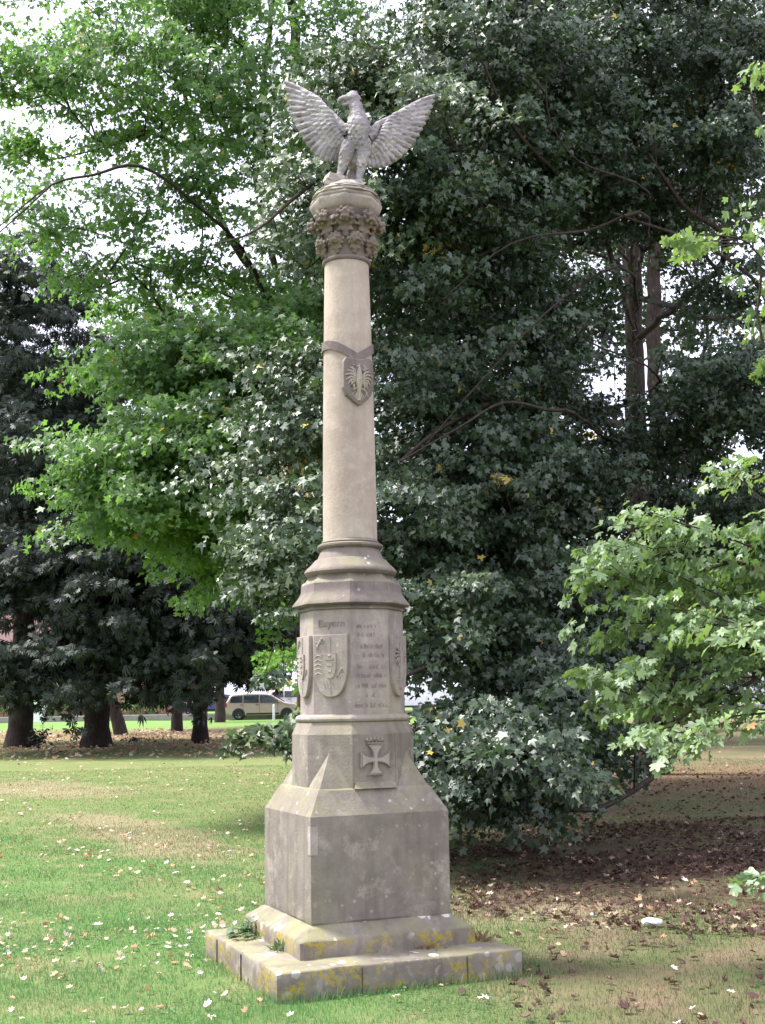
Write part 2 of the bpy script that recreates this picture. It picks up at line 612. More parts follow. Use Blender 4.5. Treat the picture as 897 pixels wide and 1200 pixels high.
def make_grass():
    Vs, Fs, Rn = [], [], []
    base = 0
    for (y0, y1, dens, hgt, wid) in ((4.6, 7.5, 6500, 0.026, 0.003), (7.5, 11, 3600, 0.026, 0.0042), (11, 17, 1500, 0.024, 0.006), (17, 30, 500, 0.020, 0.009)):
        xw0, xw1 = 0.36, 0.36
        area = (y1 - y0) * (y0 + y1) / 2 * (xw0 + xw1)
        n = int(area * dens)
        y = np.sqrt(rs.uniform(y0 ** 2, y1 ** 2, n))
        x = rs.uniform(-xw0, xw1, n) * y
        # clumps
        cl = np.sin(x * 3.1 + 1) * np.sin(y * 2.7) + np.sin(x * 7.3) * np.sin(y * 8.1 + 2) * .7
        keep = rs.rand(n) < np.clip(0.75 + 0.25 * cl, 0.3, 1)
        lit = near_litter_zone(x, y)
        keep &= ~(lit & (rs.rand(n) < 0.86))
        worn = (x > 0.9) & (y < 10)
        keep &= ~(worn & (rs.rand(n) < 0.35))
        # not inside the plinth
        dx, dy = x + 0.216, y - 8.089
        a = R(-22.09 - 90 + 45)
        u = dx * math.cos(a) + dy * math.sin(a)
        v = -dx * math.sin(a) + dy * math.cos(a)
        keep &= ~((abs(u) < 0.755) & (abs(v) < 0.755))
        edge = (abs(u) < 0.84) & (abs(v) < 0.84)
        x, y, edge = x[keep], y[keep], edge[keep]
        n = len(x)
        z = tz(x, y)
        h = hgt * rs.uniform(0.5, 1.5, n) * np.where(edge, 1.9, 1)
        h *= 1 + 0.5 * np.clip(np.sin(x * 2.3) * np.sin(y * 3.3 + 1), 0, 1)
        an = rs.uniform(0, 2 * PI, n)
        lean = rs.uniform(0.1, 0.9, n) * h
        la = rs.uniform(0, 2 * PI, n)
        w = wid * rs.uniform(0.6, 1.3, n)
        P = np.stack([x, y, z - 0.004], -1)
        side = np.stack([np.cos(an), np.sin(an), np.zeros(n)], -1) * w[:, None]
        mid = P + np.stack([np.cos(la) * lean * .3, np.sin(la) * lean * .3, h * 0.6], -1)
        tip = P + np.stack([np.cos(la) * lean, np.sin(la) * lean, h], -1)
        V = np.stack([P - side / 2, P + side / 2, mid - side * .38, mid + side * .38, tip], 1).reshape(-1, 3)
        b = base + 5 * np.arange(n)
        Fc = np.stack([np.stack([b, b + 1, b + 3], -1), np.stack([b, b + 3, b + 2], -1), np.stack([b + 2, b + 3, b + 4], -1)], 1).reshape(-1, 3)
        base += 5 * n
        Vs.append(V)
        Fs.append(Fc)
        Rn.append(np.repeat(rs.rand(n), 3))
    me = mesh_np('grass', np.concatenate(Vs), np.concatenate(Fs), np.concatenate(Rn))
    tag(link_mesh('grass', me, M['grass']), 'short green grass of the park lawn round the monument', 'grass', kind='stuff')


make_grass()


# ------------------------------------------------------------------ leaves
def polar(pts):
    return [(r * math.cos(R(a)), r * math.sin(R(a))) for a, r in pts]


def fan_template(outline, bend=0.25, fold=0.12):
    v = [(x, y, -bend * (x * x + y * y) + fold * abs(x)) for x, y in outline]
    f = [(0, k, k + 1) for k in range(1, len(outline) - 1)]
    return np.array(v), np.array(f)


def maple_template(bend=0.28):
    half = [(-20, .54), (13, .43), (40, .86), (66, .52)]
    o = [(-90, .12)] + half + [(90, 1.0)] + [(180 - a, r) for a, r in half[::-1]]
    return fan_template(polar(o), bend)


def chestnut_template():
    vs, fs = [], []
    for a, L in ((-20, .6), (22, .85), (60, 1.0), (90, 1.05), (120, 1.0), (158, .85), (200, .6)):
        c, s = math.cos(R(a)), math.sin(R(a))
        b = len(vs)
        for t_, w in ((0.02, 0), (0.62, 0.155), (1.0, 0), (0.62, -0.155)):
            r_ = t_ * L
            vs.append((c * r_ - s * w * L, s * r_ + c * w * L, -0.55 * r_ * r_))
        fs += [(b, b + 1, b + 2), (b, b + 2, b + 3)]
    return np.array(vs), np.array(fs)


def simple_template():
    return fan_template([(0, -.05), (.38, .2), (.33, .6), (0, 1.0), (-.33, .6), (-.38, .2)], 0.2)


T_MAPLE, T_CHEST, T_SIMPLE = maple_template(), chestnut_template(), simple_template()
T_THREE = fan_template(polar([(-90, .1), (-30, .34), (28, .74), (58, .50), (90, 1.05), (124, .46), (150, .66), (212, .36)]), .55, .3)
T_FIVE = fan_template(polar([(-90, .12), (-28, .6), (8, .46), (34, .92), (62, .58), (84, .98), (112, .5), (146, .80), (170, .4), (204, .5)]), .1, .35)
T_SYC = fan_template(polar([(-90, .14), (-30, .45), (-8, .68), (8, .60), (20, .50), (34, .80), (46, .90), (56, .72), (68, .55), (80, .86), (90, 1.0), (101, .84), (112, .56), (124, .74), (135, .88), (147, .78), (160, .48), (173, .62), (188, .66), (208, .44)]), .3, .1)
_a, _b = chestnut_template()
T_CHESTS = [(_a, _b), (_a[4:24] * np.array([1, 1, 1.7]), _b[:10]), (_a[8:28] * np.array([1.1, .85, .3]), _b[:10])]
T_MAPLES = [T_MAPLE, T_THREE, T_FIVE]
T_DRY = fan_template([(0, -.55), (.30, -.42), (.62, -.10), (.42, .12), (.60, .42), (.22, .48), (.02, .85), (-.28, .50), (-.55, .52), (-.44, .08), (-.58, -.2), (-.24, -.36)], -0.75, 0.35)


def nrmz(v):
    return v / np.maximum(np.linalg.norm(v, axis=-1, keepdims=True), 1e-9)


def leaves_mesh(name, C, Hd, Nm, size, tmpl, rnd):
    if isinstance(tmpl, list):
        k = np.random.RandomState(len(C) % 7919).randint(0, len(tmpl), len(C))
        Vs, Fs, Rs, b = [], [], [], 0
        for j, tm in enumerate(tmpl):
            s_ = k == j
            V_, F_ = leaves_arrays(C[s_], Hd[s_], Nm[s_], size[s_], tm)
            Vs.append(V_)
            Fs.append(F_ + b)
            Rs.append(np.repeat(rnd[s_], len(tm[1])))
            b += len(V_)
        return mesh_np(name, np.concatenate(Vs), np.concatenate(Fs), np.concatenate(Rs))
    V_, F_ = leaves_arrays(C, Hd, Nm, size, tmpl)
    return mesh_np(name, V_, F_, np.repeat(rnd, len(tmpl[1])))


def leaves_arrays(C, Hd, Nm, size, tmpl):
    tv, tf = tmpl
    vr = np.random.RandomState(len(C) % 9973)
    n = len(C)
    tvx = tv[None, :, 0] * vr.uniform(.75, 1.15, (n, 1))
    tvy = tv[None, :, 1] + .12 * vr.normal(0, 1, (n, 1)) * tv[None, :, 0]
    tvz = tv[None, :, 2] * vr.uniform(-.4, 2.2, (n, 1)) + vr.normal(0, .16, (n, 1)) * tv[None, :, 0]
    Hd = nrmz(Hd)
    S = nrmz(np.cross(Hd, Nm))
    N2 = np.cross(S, Hd)
    n = len(C)
    V = C[:, None, :] + size[:, None, None] * (tvx[:, :, None] * S[:, None, :] + tvy[:, :, None] * Hd[:, None, :] + tvz[:, :, None] * N2[:, None, :])
    Fc = tf[None] + (len(tv) * np.arange(n))[:, None, None]
    return V.reshape(-1, 3), Fc.reshape(-1, 3)


def sprays_to_leaves(C, U, L, W, K, size, rng, upw=0.55, outw=0.75, rndw=0.45, droop=0.35, bias=None, view=None):
    """C centres, U outward unit dirs, L half length, W half width, K leaves each"""
    n = len(C)
    c = np.repeat(C, K, 0)
    u = np.repeat(U, K, 0)
    l_ = np.repeat(L, K)
    w_ = np.repeat(W, K)
    up = np.array([0, 0, 1.0])
    v = nrmz(np.cross(u, up) + 1e-6)
    nn = np.cross(v, u)
    nn *= np.sign(nn[:, 2:3] + 1e-9)
    t_ = rng.uniform(-1, 1, n * K)
    s_ = rng.normal(0, 0.5, n * K).clip(-1, 1) * (1.15 - 0.55 * (t_ + 1) / 2)
    q = rng.normal(0, 0.16, n * K)
    P = c + u * (t_ * l_)[:, None] + v * (s_ * w_)[:, None] + nn * (q * w_)[:, None]
    P[:, 2] -= droop * w_ * (s_ ** 2 + 0.5 * np.clip(t_, 0, 1) ** 2)
    rd = rng.normal(0, 1, (n * K, 3))
    H_ = u * 0.6 + v * (np.sign(s_) * 0.55)[:, None] - up * 0.45 + rd * 0.35
    N_ = up * upw + u * outw + rng.normal(0, 1, (n * K, 3)) * rndw
    sz = size * rng.uniform(0.45, 1.3, n * K)
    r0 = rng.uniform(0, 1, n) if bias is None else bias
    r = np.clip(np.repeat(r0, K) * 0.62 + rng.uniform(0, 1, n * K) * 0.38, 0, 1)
    sp = rng.uniform(0, 1, n * K)
    autumn = np.repeat(rng.uniform(0, 1, n) > 0.993, K) & (sp > .55)
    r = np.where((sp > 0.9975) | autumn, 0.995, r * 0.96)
    return P, H_, N_, sz, r


def grow(base, trunk_pts, trunk_r, guides, targets, rng, rscale=1.0, min_r=0.006, sag=0.12, tip=None):
    """skeleton: trunk, designed limbs, then every spray joined to the nearest wood nearer the trunk"""
    nodes, par, fix = [], [], []

    def add(p, pr, r=0.0):
        nodes.append(np.array(p, float))
        par.append(pr)
        fix.append(r)
        return len(nodes) - 1
    prev = -1
    tn = []
    P = [np.array(p, float) for p in trunk_pts]
    for i in range(len(P)):
        if i == 0:
            prev = add(P[0], -1, trunk_r[0])
            tn.append(prev)
        else:
            sub = max(1, int(np.linalg.norm(P[i] - P[i - 1]) / 0.6))
            for k in range(1, sub + 1):
                f = k / sub
                wob = rng.normal(0, 0.02, 3) if k < sub else 0
                prev = add(P[i - 1] * (1 - f) + P[i] * f + wob, prev, trunk_r[i - 1] * (1 - f) + trunk_r[i] * f)
                tn.append(prev)
    for g in guides:
        pts, r0, r1 = g
        pts = [np.array(p, float) for p in pts]
        if len(pts) > 2:
            Q = [pts[0] * 2 - pts[1]] + pts + [pts[-1] * 2 - pts[-2]]
            fine = []
            for i in range(1, len(Q) - 2):
                for f in (0, .25, .5, .75):
                    a_, b_, c_, d_ = Q[i - 1], Q[i], Q[i + 1], Q[i + 2]
                    fine.append(.5 * (2 * b_ + (c_ - a_) * f + (2 * a_ - 5 * b_ + 4 * c_ - d_) * f * f + (3 * b_ - a_ - 3 * c_ + d_) * f ** 3))
            pts = fine + [pts[-1]]
        A = np.array(nodes)
        j = int(np.argmin(np.linalg.norm(A - pts[0], axis=1)))
        prev, pp = j, nodes[j]
        tot = len(pts)
        for i, q in enumerate(pts):
            sub = max(1, int(np.linalg.norm(q - pp) / 0.5))
            for k in range(1, sub + 1):
                f = k / sub
                fr = (i + f) / tot
                wob = rng.normal(0, 0.035, 3) if k < sub else 0
                prev = add(pp * (1 - f) + q * f + wob, prev, r0 * (1 - fr) + r1 * fr)
            pp = q
    root = np.array(base, float)
    ax = lambda p: np.linalg.norm((p - root) * np.array([1, 1, 0.55]), axis=-1)
    T = np.array(targets)
    order = np.argsort(ax(T))
    buf = np.zeros((len(nodes) + len(T) * 4 + 10, 3))
    axb = np.zeros(len(buf))
    m = len(nodes)
    buf[:m] = np.array(nodes)
    axb[:m] = ax(buf[:m])
    for ti in order:
        q = T[ti]
        d = np.linalg.norm(buf[:m] - q, axis=1)
        d = d + 1.6 * np.clip(axb[:m] - ax(q) + 0.25, 0, None) + 0.35 * np.clip(buf[:m, 2] - q[2] - 1.0, 0, None)
        if len(tn) > 1:
            d[0:2] += 3
        j = int(np.argmin(d))
        s0 = buf[j]
        dist = np.linalg.norm(q - s0)
        sub = int(min(4, max(1, dist / 0.45)))
        prev = j
        for k in range(1, sub + 1):
            f = k / sub
            p = s0 * (1 - f) + q * f
            p = p + np.array([0, 0, sag * dist * 4 * f * (1 - f)])
            if k < sub:
                p = p + rng.normal(0, 0.05 * dist, 3)
            if m >= len(buf):
                buf = np.concatenate([buf, np.zeros((1000, 3))])
                axb = np.concatenate([axb, np.zeros(1000)])
            prev = add(p, prev, 0.0)
            buf[m] = p
            axb[m] = ax(p)
            m += 1
    n = len(nodes)
    A = np.zeros(n)
    haschild = np.zeros(n, bool)
    for i in range(n - 1, 0, -1):
        if A[i] == 0:
            A[i] = min_r ** 2.3
        A[par[i]] += A[i]
    rad = A ** (1 / 2.3) * rscale
    rad = np.maximum(rad, np.array(fix))
    cap = trunk_r[0]
    rad = np.minimum(rad, cap)
    N = np.array(nodes)
    par = np.array(par)
    # tube segments
    i = np.arange(1, n)
    a, b = N[par[1:]], N[1:]
    ra, rb = rad[par[1:]], rad[1:]
    isT = np.array(fix)[1:] > 0
    ra = np.where(isT, ra, np.minimum(ra, rb * 1.6))
    keep = np.linalg.norm(b - a, axis=1) > 1e-4
    a, b, ra, rb = a[keep], b[keep], ra[keep], rb[keep]
    big = np.maximum(ra, rb) > 0.06
    Vs, Fs, base_i = [], [], 0
    for sel, sides in ((~big, 4), (big, 10)):
        aa, bb, r1, r2 = a[sel], b[sel], ra[sel], rb[sel]
        if not len(aa):
            continue
        d = nrmz(bb - aa)
        bb = bb + d * (r2 * 0.25)[:, None]
        hlp = np.where(np.abs(d[:, 2:3]) < 0.9, np.array([[0, 0, 1.0]]), np.array([[1.0, 0, 0]]))
        if sides == 10:
            hlp = np.tile(np.array([[0.1, 1.0, 0.05]]), (len(d), 1))
        u = nrmz(np.cross(d, hlp))
        v = np.cross(d, u)
        ang = 2 * PI * np.arange(sides) / sides
        off = u[:, None] * np.cos(ang)[None, :, None] + v[:, None] * np.sin(ang)[None, :, None]
        A_ = aa[:, None] + off * r1[:, None, None]
        B_ = bb[:, None] + off * r2[:, None, None]
        V = np.concatenate([A_, B_], 1).reshape(-1, 3)
        k = np.arange(sides)
        f = np.stack([k, (k + 1) % sides, sides + (k + 1) % sides, sides + k], -1)
        Fc = f[None] + (2 * sides * np.arange(len(aa)))[:, None, None] + base_i
        base_i += len(V)
        Vs.append(V)
        Fs.append(Fc.reshape(-1, 4))
    return np.concatenate(Vs), np.concatenate(Fs)


def lobe(px, py, Y, rx, ry, rd, n, bias=None, ss=1.0):
    """ellipsoid of foliage: centre on a sight line at distance Y, radii rx, ry in photo pixels at that distance, rd in metres"""
    c = at(px, py, Y)
    k = Y / F_PX
    return (c.x, c.y, c.z, rx * k, rd, ry * k, n, bias, ss)


def tree(name, label, base, trunk, trunk_r, lobes, leaf, tmpl, mat, barkm, seed, guides=(), K=46, spray=0.5, group=None, outw=0.75, upw=0.55, rndw=0.45, droop=0.35, cat='tree', extra_trunks=(), min_r=0.006, flatz=0.6, crown_name='crown', sag=0.12):
    rng = np.random.RandomState(seed)
    root = empty(name, (base[0], base[1], base[2]))
    tag(root, label, cat, group)
    Cs, Us, Bs, Ss = [], [], [], []
    for (cx, cy, cz, rx, ry, rz, n, bias, ss) in lobes:
        Ss.append(np.full(n, ss))
        nc = max(1, int(n / 3.2)) if n > 5 else n
        d = nrmz(rng.normal(0, 1, (nc, 3)))[rng.randint(0, nc, n)] if n > 5 else nrmz(rng.normal(0, 1, (n, 3)))
        rr_ = rng.uniform(0.35, 1.0, nc) ** 0.6
        key = (np.abs(np.sin(d[:, 0] * 91.7 + d[:, 2] * 57.3)) * nc).astype(int) % nc
        r_ = rr_[key]
        q = d * r_[:, None]
        # ragged outline
        wob = 1 + 0.22 * np.sin(d[:, 0] * 5 + cx) * np.sin(d[:, 2] * 6 + cz)
        P = np.array([cx, cy, cz]) + q * np.array([rx, ry, rz]) * wob[:, None]
        P = P + rng.normal(0, 1, (n, 3)) * np.array([.62, .62, .30]) * spray * ss
        out = nrmz(P - np.array([base[0], base[1], P[:, 2].mean()]) * np.array([1, 1, 1]))
        out[:, 2] *= 0.3
        u = nrmz(0.8 * nrmz(out) + 0.55 * d * np.array([1, 1, 0.4]) + rng.normal(0, 0.3, (n, 3)) * np.array([1, 1, .5]))
        u[:, 2] -= 0.15
        Cs.append(P)
        Us.append(nrmz(u))
        bb = rng.uniform(0, 1, n) if bias is None else np.clip(bias + rng.normal(0, .15, n), 0, 1)
        Bs.append(bb)
    C = np.concatenate(Cs)
    U = np.concatenate(Us)
    B = np.concatenate(Bs)
    SS = np.concatenate(Ss)
    okz = C[:, 2] > tz(C[:, 0], C[:, 1]) + 0.25
    C, U, B, SS = C[okz], U[okz], B[okz], SS[okz]
    n = len(C)
    L = spray * rng.uniform(0.7, 1.3, n) * SS
    W = L * rng.uniform(0.55, 0.85, n)
    P, H_, N_, sz, r = sprays_to_leaves(C, U, L, W, K, leaf, rng, upw, outw, rndw, droop, B)
    me = leaves_mesh(crown_name, P, H_, N_, sz, tmpl, r)
    V, Fc = grow(base, trunk, trunk_r, guides, C, rng, min_r=min_r, sag=sag)
    tm = mesh_np('trunk', V, Fc, smooth=True)
    link_mesh('trunk', tm, barkm, root)
    link_mesh(crown_name, me, mat, root)
    return root


def g3(px, Y):
    """ground point under photo column px at distance Y"""
    p = at(px, 827, Y)
    return (p.x, Y, float(tz(p.x, Y)))


# ---- the big sycamore on the right, branches sweeping down to the ground
b1 = g3(762, 25)
tr1 = [b1, tuple(at(752, 700, 25)), tuple(at(745, 450, 25)), tuple(at(740, 200, 25)), tuple(at(720, -200, 25))]
G1 = [
    ([tuple(at(752, 700, 25)), tuple(at(830, 790, 19)), tuple(at(800, 875, 15)), tuple(at(725, 937, 13.6)), tuple(at(672, 948, 13.0)), tuple(at(620, 920, 12.6))], 0.053, 0.019),
    ([tuple(at(748, 500, 25)), tuple(at(700, 492, 20)), tuple(at(640, 478, 17)), tuple(at(585, 470, 15)), tuple(at(520, 500, 14)), tuple(at(470, 540, 13.5))], 0.081, 0.019),
    ([tuple(at(742, 330, 25)), tuple(at(730, 262, 19)), tuple(at(640, 275, 16)), tuple(at(560, 300, 14.5)), tuple(at(500, 350, 14))], 0.068, 0.012),
    ([tuple(at(745, 400, 25)), tuple(at(700, 260, 17)), tuple(at(610, 160, 14)), tuple(at(560, 60, 13))], 0.062, 0.012),
    ([tuple(at(745, 400, 25)), tuple(at(850, 300, 18)), tuple(at(800, 240, 16)), tuple(at(760, 180, 15))], 0.074, 0.019),
    ([tuple(at(745, 350, 25)), tuple(at(880, 380, 17)), tuple(at(893, 340, 15)), tuple(at(830, 290, 14.5)), tuple(at(720, 250, 14))], 0.062, 0.015),
    ([tuple(at(752, 650, 25)), tuple(at(640, 700, 18)), tuple(at(540, 760, 14)), tuple(at(480, 790, 12.5)), tuple(at(380, 825, 11.6)), tuple(at(312, 858, 11.0))], 0.050, 0.005),
    ([tuple(at(748, 560, 25)), tuple(at(640, 600, 18)), tuple(at(480, 600, 15)), tuple(at(380, 600, 14))], 0.056, 0.009),
    ([tuple(at(742, 250, 25)), tuple(at(600, 130, 18)), tuple(at(450, 160, 14)), tuple(at(360, 220, 13)), tuple(at(300, 270, 12.5)), tuple(at(240, 290, 12.2))], 0.050, 0.005),
]
G1 += [([tuple(at(748, 560, 25)), tuple(at(690, 495, 15)), tuple(at(640, 480, 13.6)), tuple(at(590, 472, 13.2)), tuple(at(540, 500, 12.9)), tuple(at(470, 540, 12.7))], 0.031, 0.007),
       ([tuple(at(742, 330, 25)), tuple(at(760, 255, 14.6)), tuple(at(690, 270, 13.9)), tuple(at(600, 285, 13.5)), tuple(at(520, 350, 13.2))], 0.031, 0.006),
       ([tuple(at(744, 420, 25)), tuple(at(740, 320, 14.8)), tuple(at(660, 350, 14.0)), tuple(at(570, 440, 13.5)), tuple(at(500, 520, 13.2))], 0.025, 0.005),
       ([tuple(at(742, 260, 25)), tuple(at(640, 110, 14.2)), tuple(at(600, 90, 13.6)), tuple(at(560, 50, 13.4))], 0.022, 0.005),
       ([tuple(at(742, 260, 25)), tuple(at(760, 225, 14.5)), tuple(at(680, 190, 13.9)), tuple(at(645, 140, 13.6)), tuple(at(640, 90, 13.5))], 0.022, 0.004),
       ([tuple(at(746, 480, 25)), tuple(at(770, 440, 15.5)), tuple(at(690, 400, 14.4)), tuple(at(690, 370, 14.3))], 0.022, 0.006)]
L1 = [
    # low skirt
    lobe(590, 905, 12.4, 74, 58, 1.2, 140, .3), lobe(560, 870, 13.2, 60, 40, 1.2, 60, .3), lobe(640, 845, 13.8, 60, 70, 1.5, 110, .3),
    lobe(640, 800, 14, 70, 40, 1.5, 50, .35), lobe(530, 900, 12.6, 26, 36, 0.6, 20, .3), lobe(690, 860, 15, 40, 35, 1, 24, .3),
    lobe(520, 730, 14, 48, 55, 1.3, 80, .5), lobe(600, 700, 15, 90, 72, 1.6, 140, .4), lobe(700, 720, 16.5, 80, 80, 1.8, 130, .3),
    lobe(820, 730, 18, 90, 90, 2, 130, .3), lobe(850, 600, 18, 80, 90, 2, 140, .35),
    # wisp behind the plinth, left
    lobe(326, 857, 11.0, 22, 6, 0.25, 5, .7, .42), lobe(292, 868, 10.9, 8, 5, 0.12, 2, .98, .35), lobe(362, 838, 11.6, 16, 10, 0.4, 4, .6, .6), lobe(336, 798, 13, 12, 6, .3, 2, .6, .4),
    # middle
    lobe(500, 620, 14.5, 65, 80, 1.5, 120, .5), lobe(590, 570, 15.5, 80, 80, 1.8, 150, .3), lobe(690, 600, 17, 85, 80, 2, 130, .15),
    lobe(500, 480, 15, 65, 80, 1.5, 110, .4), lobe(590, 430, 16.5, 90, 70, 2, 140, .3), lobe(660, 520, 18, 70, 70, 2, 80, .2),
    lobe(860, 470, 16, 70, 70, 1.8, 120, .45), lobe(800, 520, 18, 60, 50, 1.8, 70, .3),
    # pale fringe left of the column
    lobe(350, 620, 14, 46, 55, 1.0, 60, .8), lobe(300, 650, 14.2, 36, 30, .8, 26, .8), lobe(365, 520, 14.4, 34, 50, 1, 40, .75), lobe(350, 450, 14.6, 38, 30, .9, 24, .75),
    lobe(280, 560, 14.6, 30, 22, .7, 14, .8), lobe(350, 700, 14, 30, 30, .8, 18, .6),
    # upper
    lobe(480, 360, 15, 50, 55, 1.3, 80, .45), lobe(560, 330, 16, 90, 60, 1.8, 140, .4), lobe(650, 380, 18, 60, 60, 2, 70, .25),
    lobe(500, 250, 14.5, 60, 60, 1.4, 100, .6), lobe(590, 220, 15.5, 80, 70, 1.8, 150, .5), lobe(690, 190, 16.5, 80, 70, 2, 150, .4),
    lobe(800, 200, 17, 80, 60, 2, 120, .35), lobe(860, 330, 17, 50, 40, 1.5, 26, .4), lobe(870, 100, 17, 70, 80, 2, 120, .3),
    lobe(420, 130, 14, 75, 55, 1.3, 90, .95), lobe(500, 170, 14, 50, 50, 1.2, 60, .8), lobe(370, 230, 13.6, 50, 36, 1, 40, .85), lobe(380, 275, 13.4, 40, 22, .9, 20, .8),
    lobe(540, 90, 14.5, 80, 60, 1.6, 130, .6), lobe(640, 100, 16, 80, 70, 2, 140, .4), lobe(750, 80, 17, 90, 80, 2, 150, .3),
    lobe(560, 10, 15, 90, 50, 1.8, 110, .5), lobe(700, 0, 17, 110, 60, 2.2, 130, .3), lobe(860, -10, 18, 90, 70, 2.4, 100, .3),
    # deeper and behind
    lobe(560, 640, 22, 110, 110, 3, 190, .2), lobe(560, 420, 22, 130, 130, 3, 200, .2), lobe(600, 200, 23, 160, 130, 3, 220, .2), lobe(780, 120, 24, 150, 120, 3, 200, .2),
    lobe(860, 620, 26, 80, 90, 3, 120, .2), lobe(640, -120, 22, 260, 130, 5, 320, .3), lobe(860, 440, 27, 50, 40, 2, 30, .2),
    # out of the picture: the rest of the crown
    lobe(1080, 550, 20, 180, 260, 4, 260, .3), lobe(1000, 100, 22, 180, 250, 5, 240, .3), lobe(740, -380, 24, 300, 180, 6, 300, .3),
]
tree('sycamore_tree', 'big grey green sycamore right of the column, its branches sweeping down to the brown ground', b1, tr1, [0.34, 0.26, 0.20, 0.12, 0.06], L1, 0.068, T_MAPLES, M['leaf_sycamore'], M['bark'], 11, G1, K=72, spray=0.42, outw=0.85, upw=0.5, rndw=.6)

# ---- bright green maple behind the column, left
b2 = g3(420, 24)
tr2 = [b2, tuple(at(405, 620, 24)), tuple(at(368, 320, 24)), tuple(at(350, 100, 24)), tuple(at(330, -150, 24))]
G2 = [
    ([tuple(at(360, 560, 24)), tuple(at(330, 380, 23)), tuple(at(270, 280, 22)), tuple(at(235, 190, 21)), tuple(at(210, 80, 21)), tuple(at(180, -40, 21))], 0.087, 0.025),
    ([tuple(at(355, 500, 24)), tuple(at(300, 320, 20)), tuple(at(230, 240, 18)), tuple(at(165, 195, 17)), tuple(at(110, 205, 16.5)), tuple(at(60, 217, 16)), tuple(at(0, 265, 16))], 0.046, 0.009),
    ([tuple(at(352, 200, 24)), tuple(at(320, 110, 23)), tuple(at(250, 10, 22)), tuple(at(220, -60, 22))], 0.068, 0.025),
    ([tuple(at(355, 420, 24)), tuple(at(300, 210, 23.5)), tuple(at(318, 20, 23)), tuple(at(300, -100, 23))], 0.081, 0.031),
    ([tuple(at(60, 217, 16)), tuple(at(30, 245, 15.6)), tuple(at(-20, 290, 15.4))], 0.019, 0.006),
    ([tuple(at(358, 600, 24)), tuple(at(300, 560, 20)), tuple(at(200, 520, 18)), tuple(at(100, 540, 17))], 0.056, 0.012),
]
L2 = [
    # the big bright fan
    lobe(300, 430, 19, 95, 60, 1.8, 170, .55), lobe(215, 440, 18.6, 66, 46, 1.8, 110, .6), lobe(250, 520, 18, 95, 45, 1.7, 150, .75), lobe(168, 535, 17.6, 68, 38, 1.5, 95, .8),
    lobe(118, 575, 17.4, 38, 26, 1.0, 34, .8), lobe(180, 600, 17.8, 70, 34, 1.4, 80, .6), lobe(270, 600, 18.4, 80, 45, 1.6, 110, .5), lobe(250, 665, 18.6, 48, 30, 1.1, 45, .65), lobe(310, 650, 19, 60, 55, 1.5, 80, .4),
    lobe(330, 540, 20, 60, 60, 1.6, 90, .4), lobe(350, 400, 20, 50, 50, 1.6, 60, .4),
    # above it
    lobe(330, 330, 21, 70, 50, 2, 68, .25), lobe(230, 350, 21, 80, 40, 2, 60, .4), lobe(150, 340, 20, 70, 50, 1.8, 31, .5), lobe(130, 430, 20, 50, 40, 1.4, 15, .6),
    lobe(60, 300, 19, 60, 40, 1.8, 20, .55), lobe(250, 210, 20, 80, 70, 2, 44, .35), lobe(330, 160, 21, 60, 70, 2, 46, .3),
    lobe(210, 110, 19.5, 85, 60, 2, 81, .45), lobe(110, 110, 19, 75, 50, 2, 36, .5), lobe(30, 110, 19, 50, 40, 1.6, 17, .5), lobe(120, 245, 18, 70, 22, 1.5, 18, .5),
    lobe(300, 40, 21, 90, 60, 2, 74, .4), lobe(200, 20, 20, 80, 50, 2, 60, .65), lobe(110, 30, 19.5, 60, 45, 1.8, 24, .5), lobe(30, 60, 19, 40, 22, 1.4, 6, .5),
    lobe(20, 190, 17.5, 40, 20, 1.2, 4, .5), lobe(400, 60, 22, 70, 70, 2, 60, .3), lobe(420, 250, 23, 60, 80, 2, 60, .2),
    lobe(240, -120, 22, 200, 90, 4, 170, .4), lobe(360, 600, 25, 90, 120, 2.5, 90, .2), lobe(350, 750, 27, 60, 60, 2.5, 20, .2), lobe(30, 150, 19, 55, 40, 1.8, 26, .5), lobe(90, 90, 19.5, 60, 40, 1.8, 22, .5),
]
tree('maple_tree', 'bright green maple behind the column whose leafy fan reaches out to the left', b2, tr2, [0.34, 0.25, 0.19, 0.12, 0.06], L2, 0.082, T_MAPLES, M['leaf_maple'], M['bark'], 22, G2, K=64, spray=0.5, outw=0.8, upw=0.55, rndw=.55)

# ---- dark horse chestnuts on the left lawn
DARKG = 'dark horse chestnuts on the left lawn'


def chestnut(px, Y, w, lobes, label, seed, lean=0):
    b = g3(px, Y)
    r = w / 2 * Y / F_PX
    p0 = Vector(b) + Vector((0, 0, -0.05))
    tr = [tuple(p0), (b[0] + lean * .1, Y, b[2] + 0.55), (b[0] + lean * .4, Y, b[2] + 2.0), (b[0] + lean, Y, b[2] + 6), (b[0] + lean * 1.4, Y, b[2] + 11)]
    return tree('horse_chestnut_tree', label, b, tr, [r * 1.4, r * 1.0, r * .95, r * .7, r * .3], lobes, 0.185, T_CHESTS, M['leaf_chestnut'], M['bark_dark'], seed, K=36, spray=0.72, group=DARKG, outw=0.95, upw=0.6, rndw=0.3, droop=0.55)


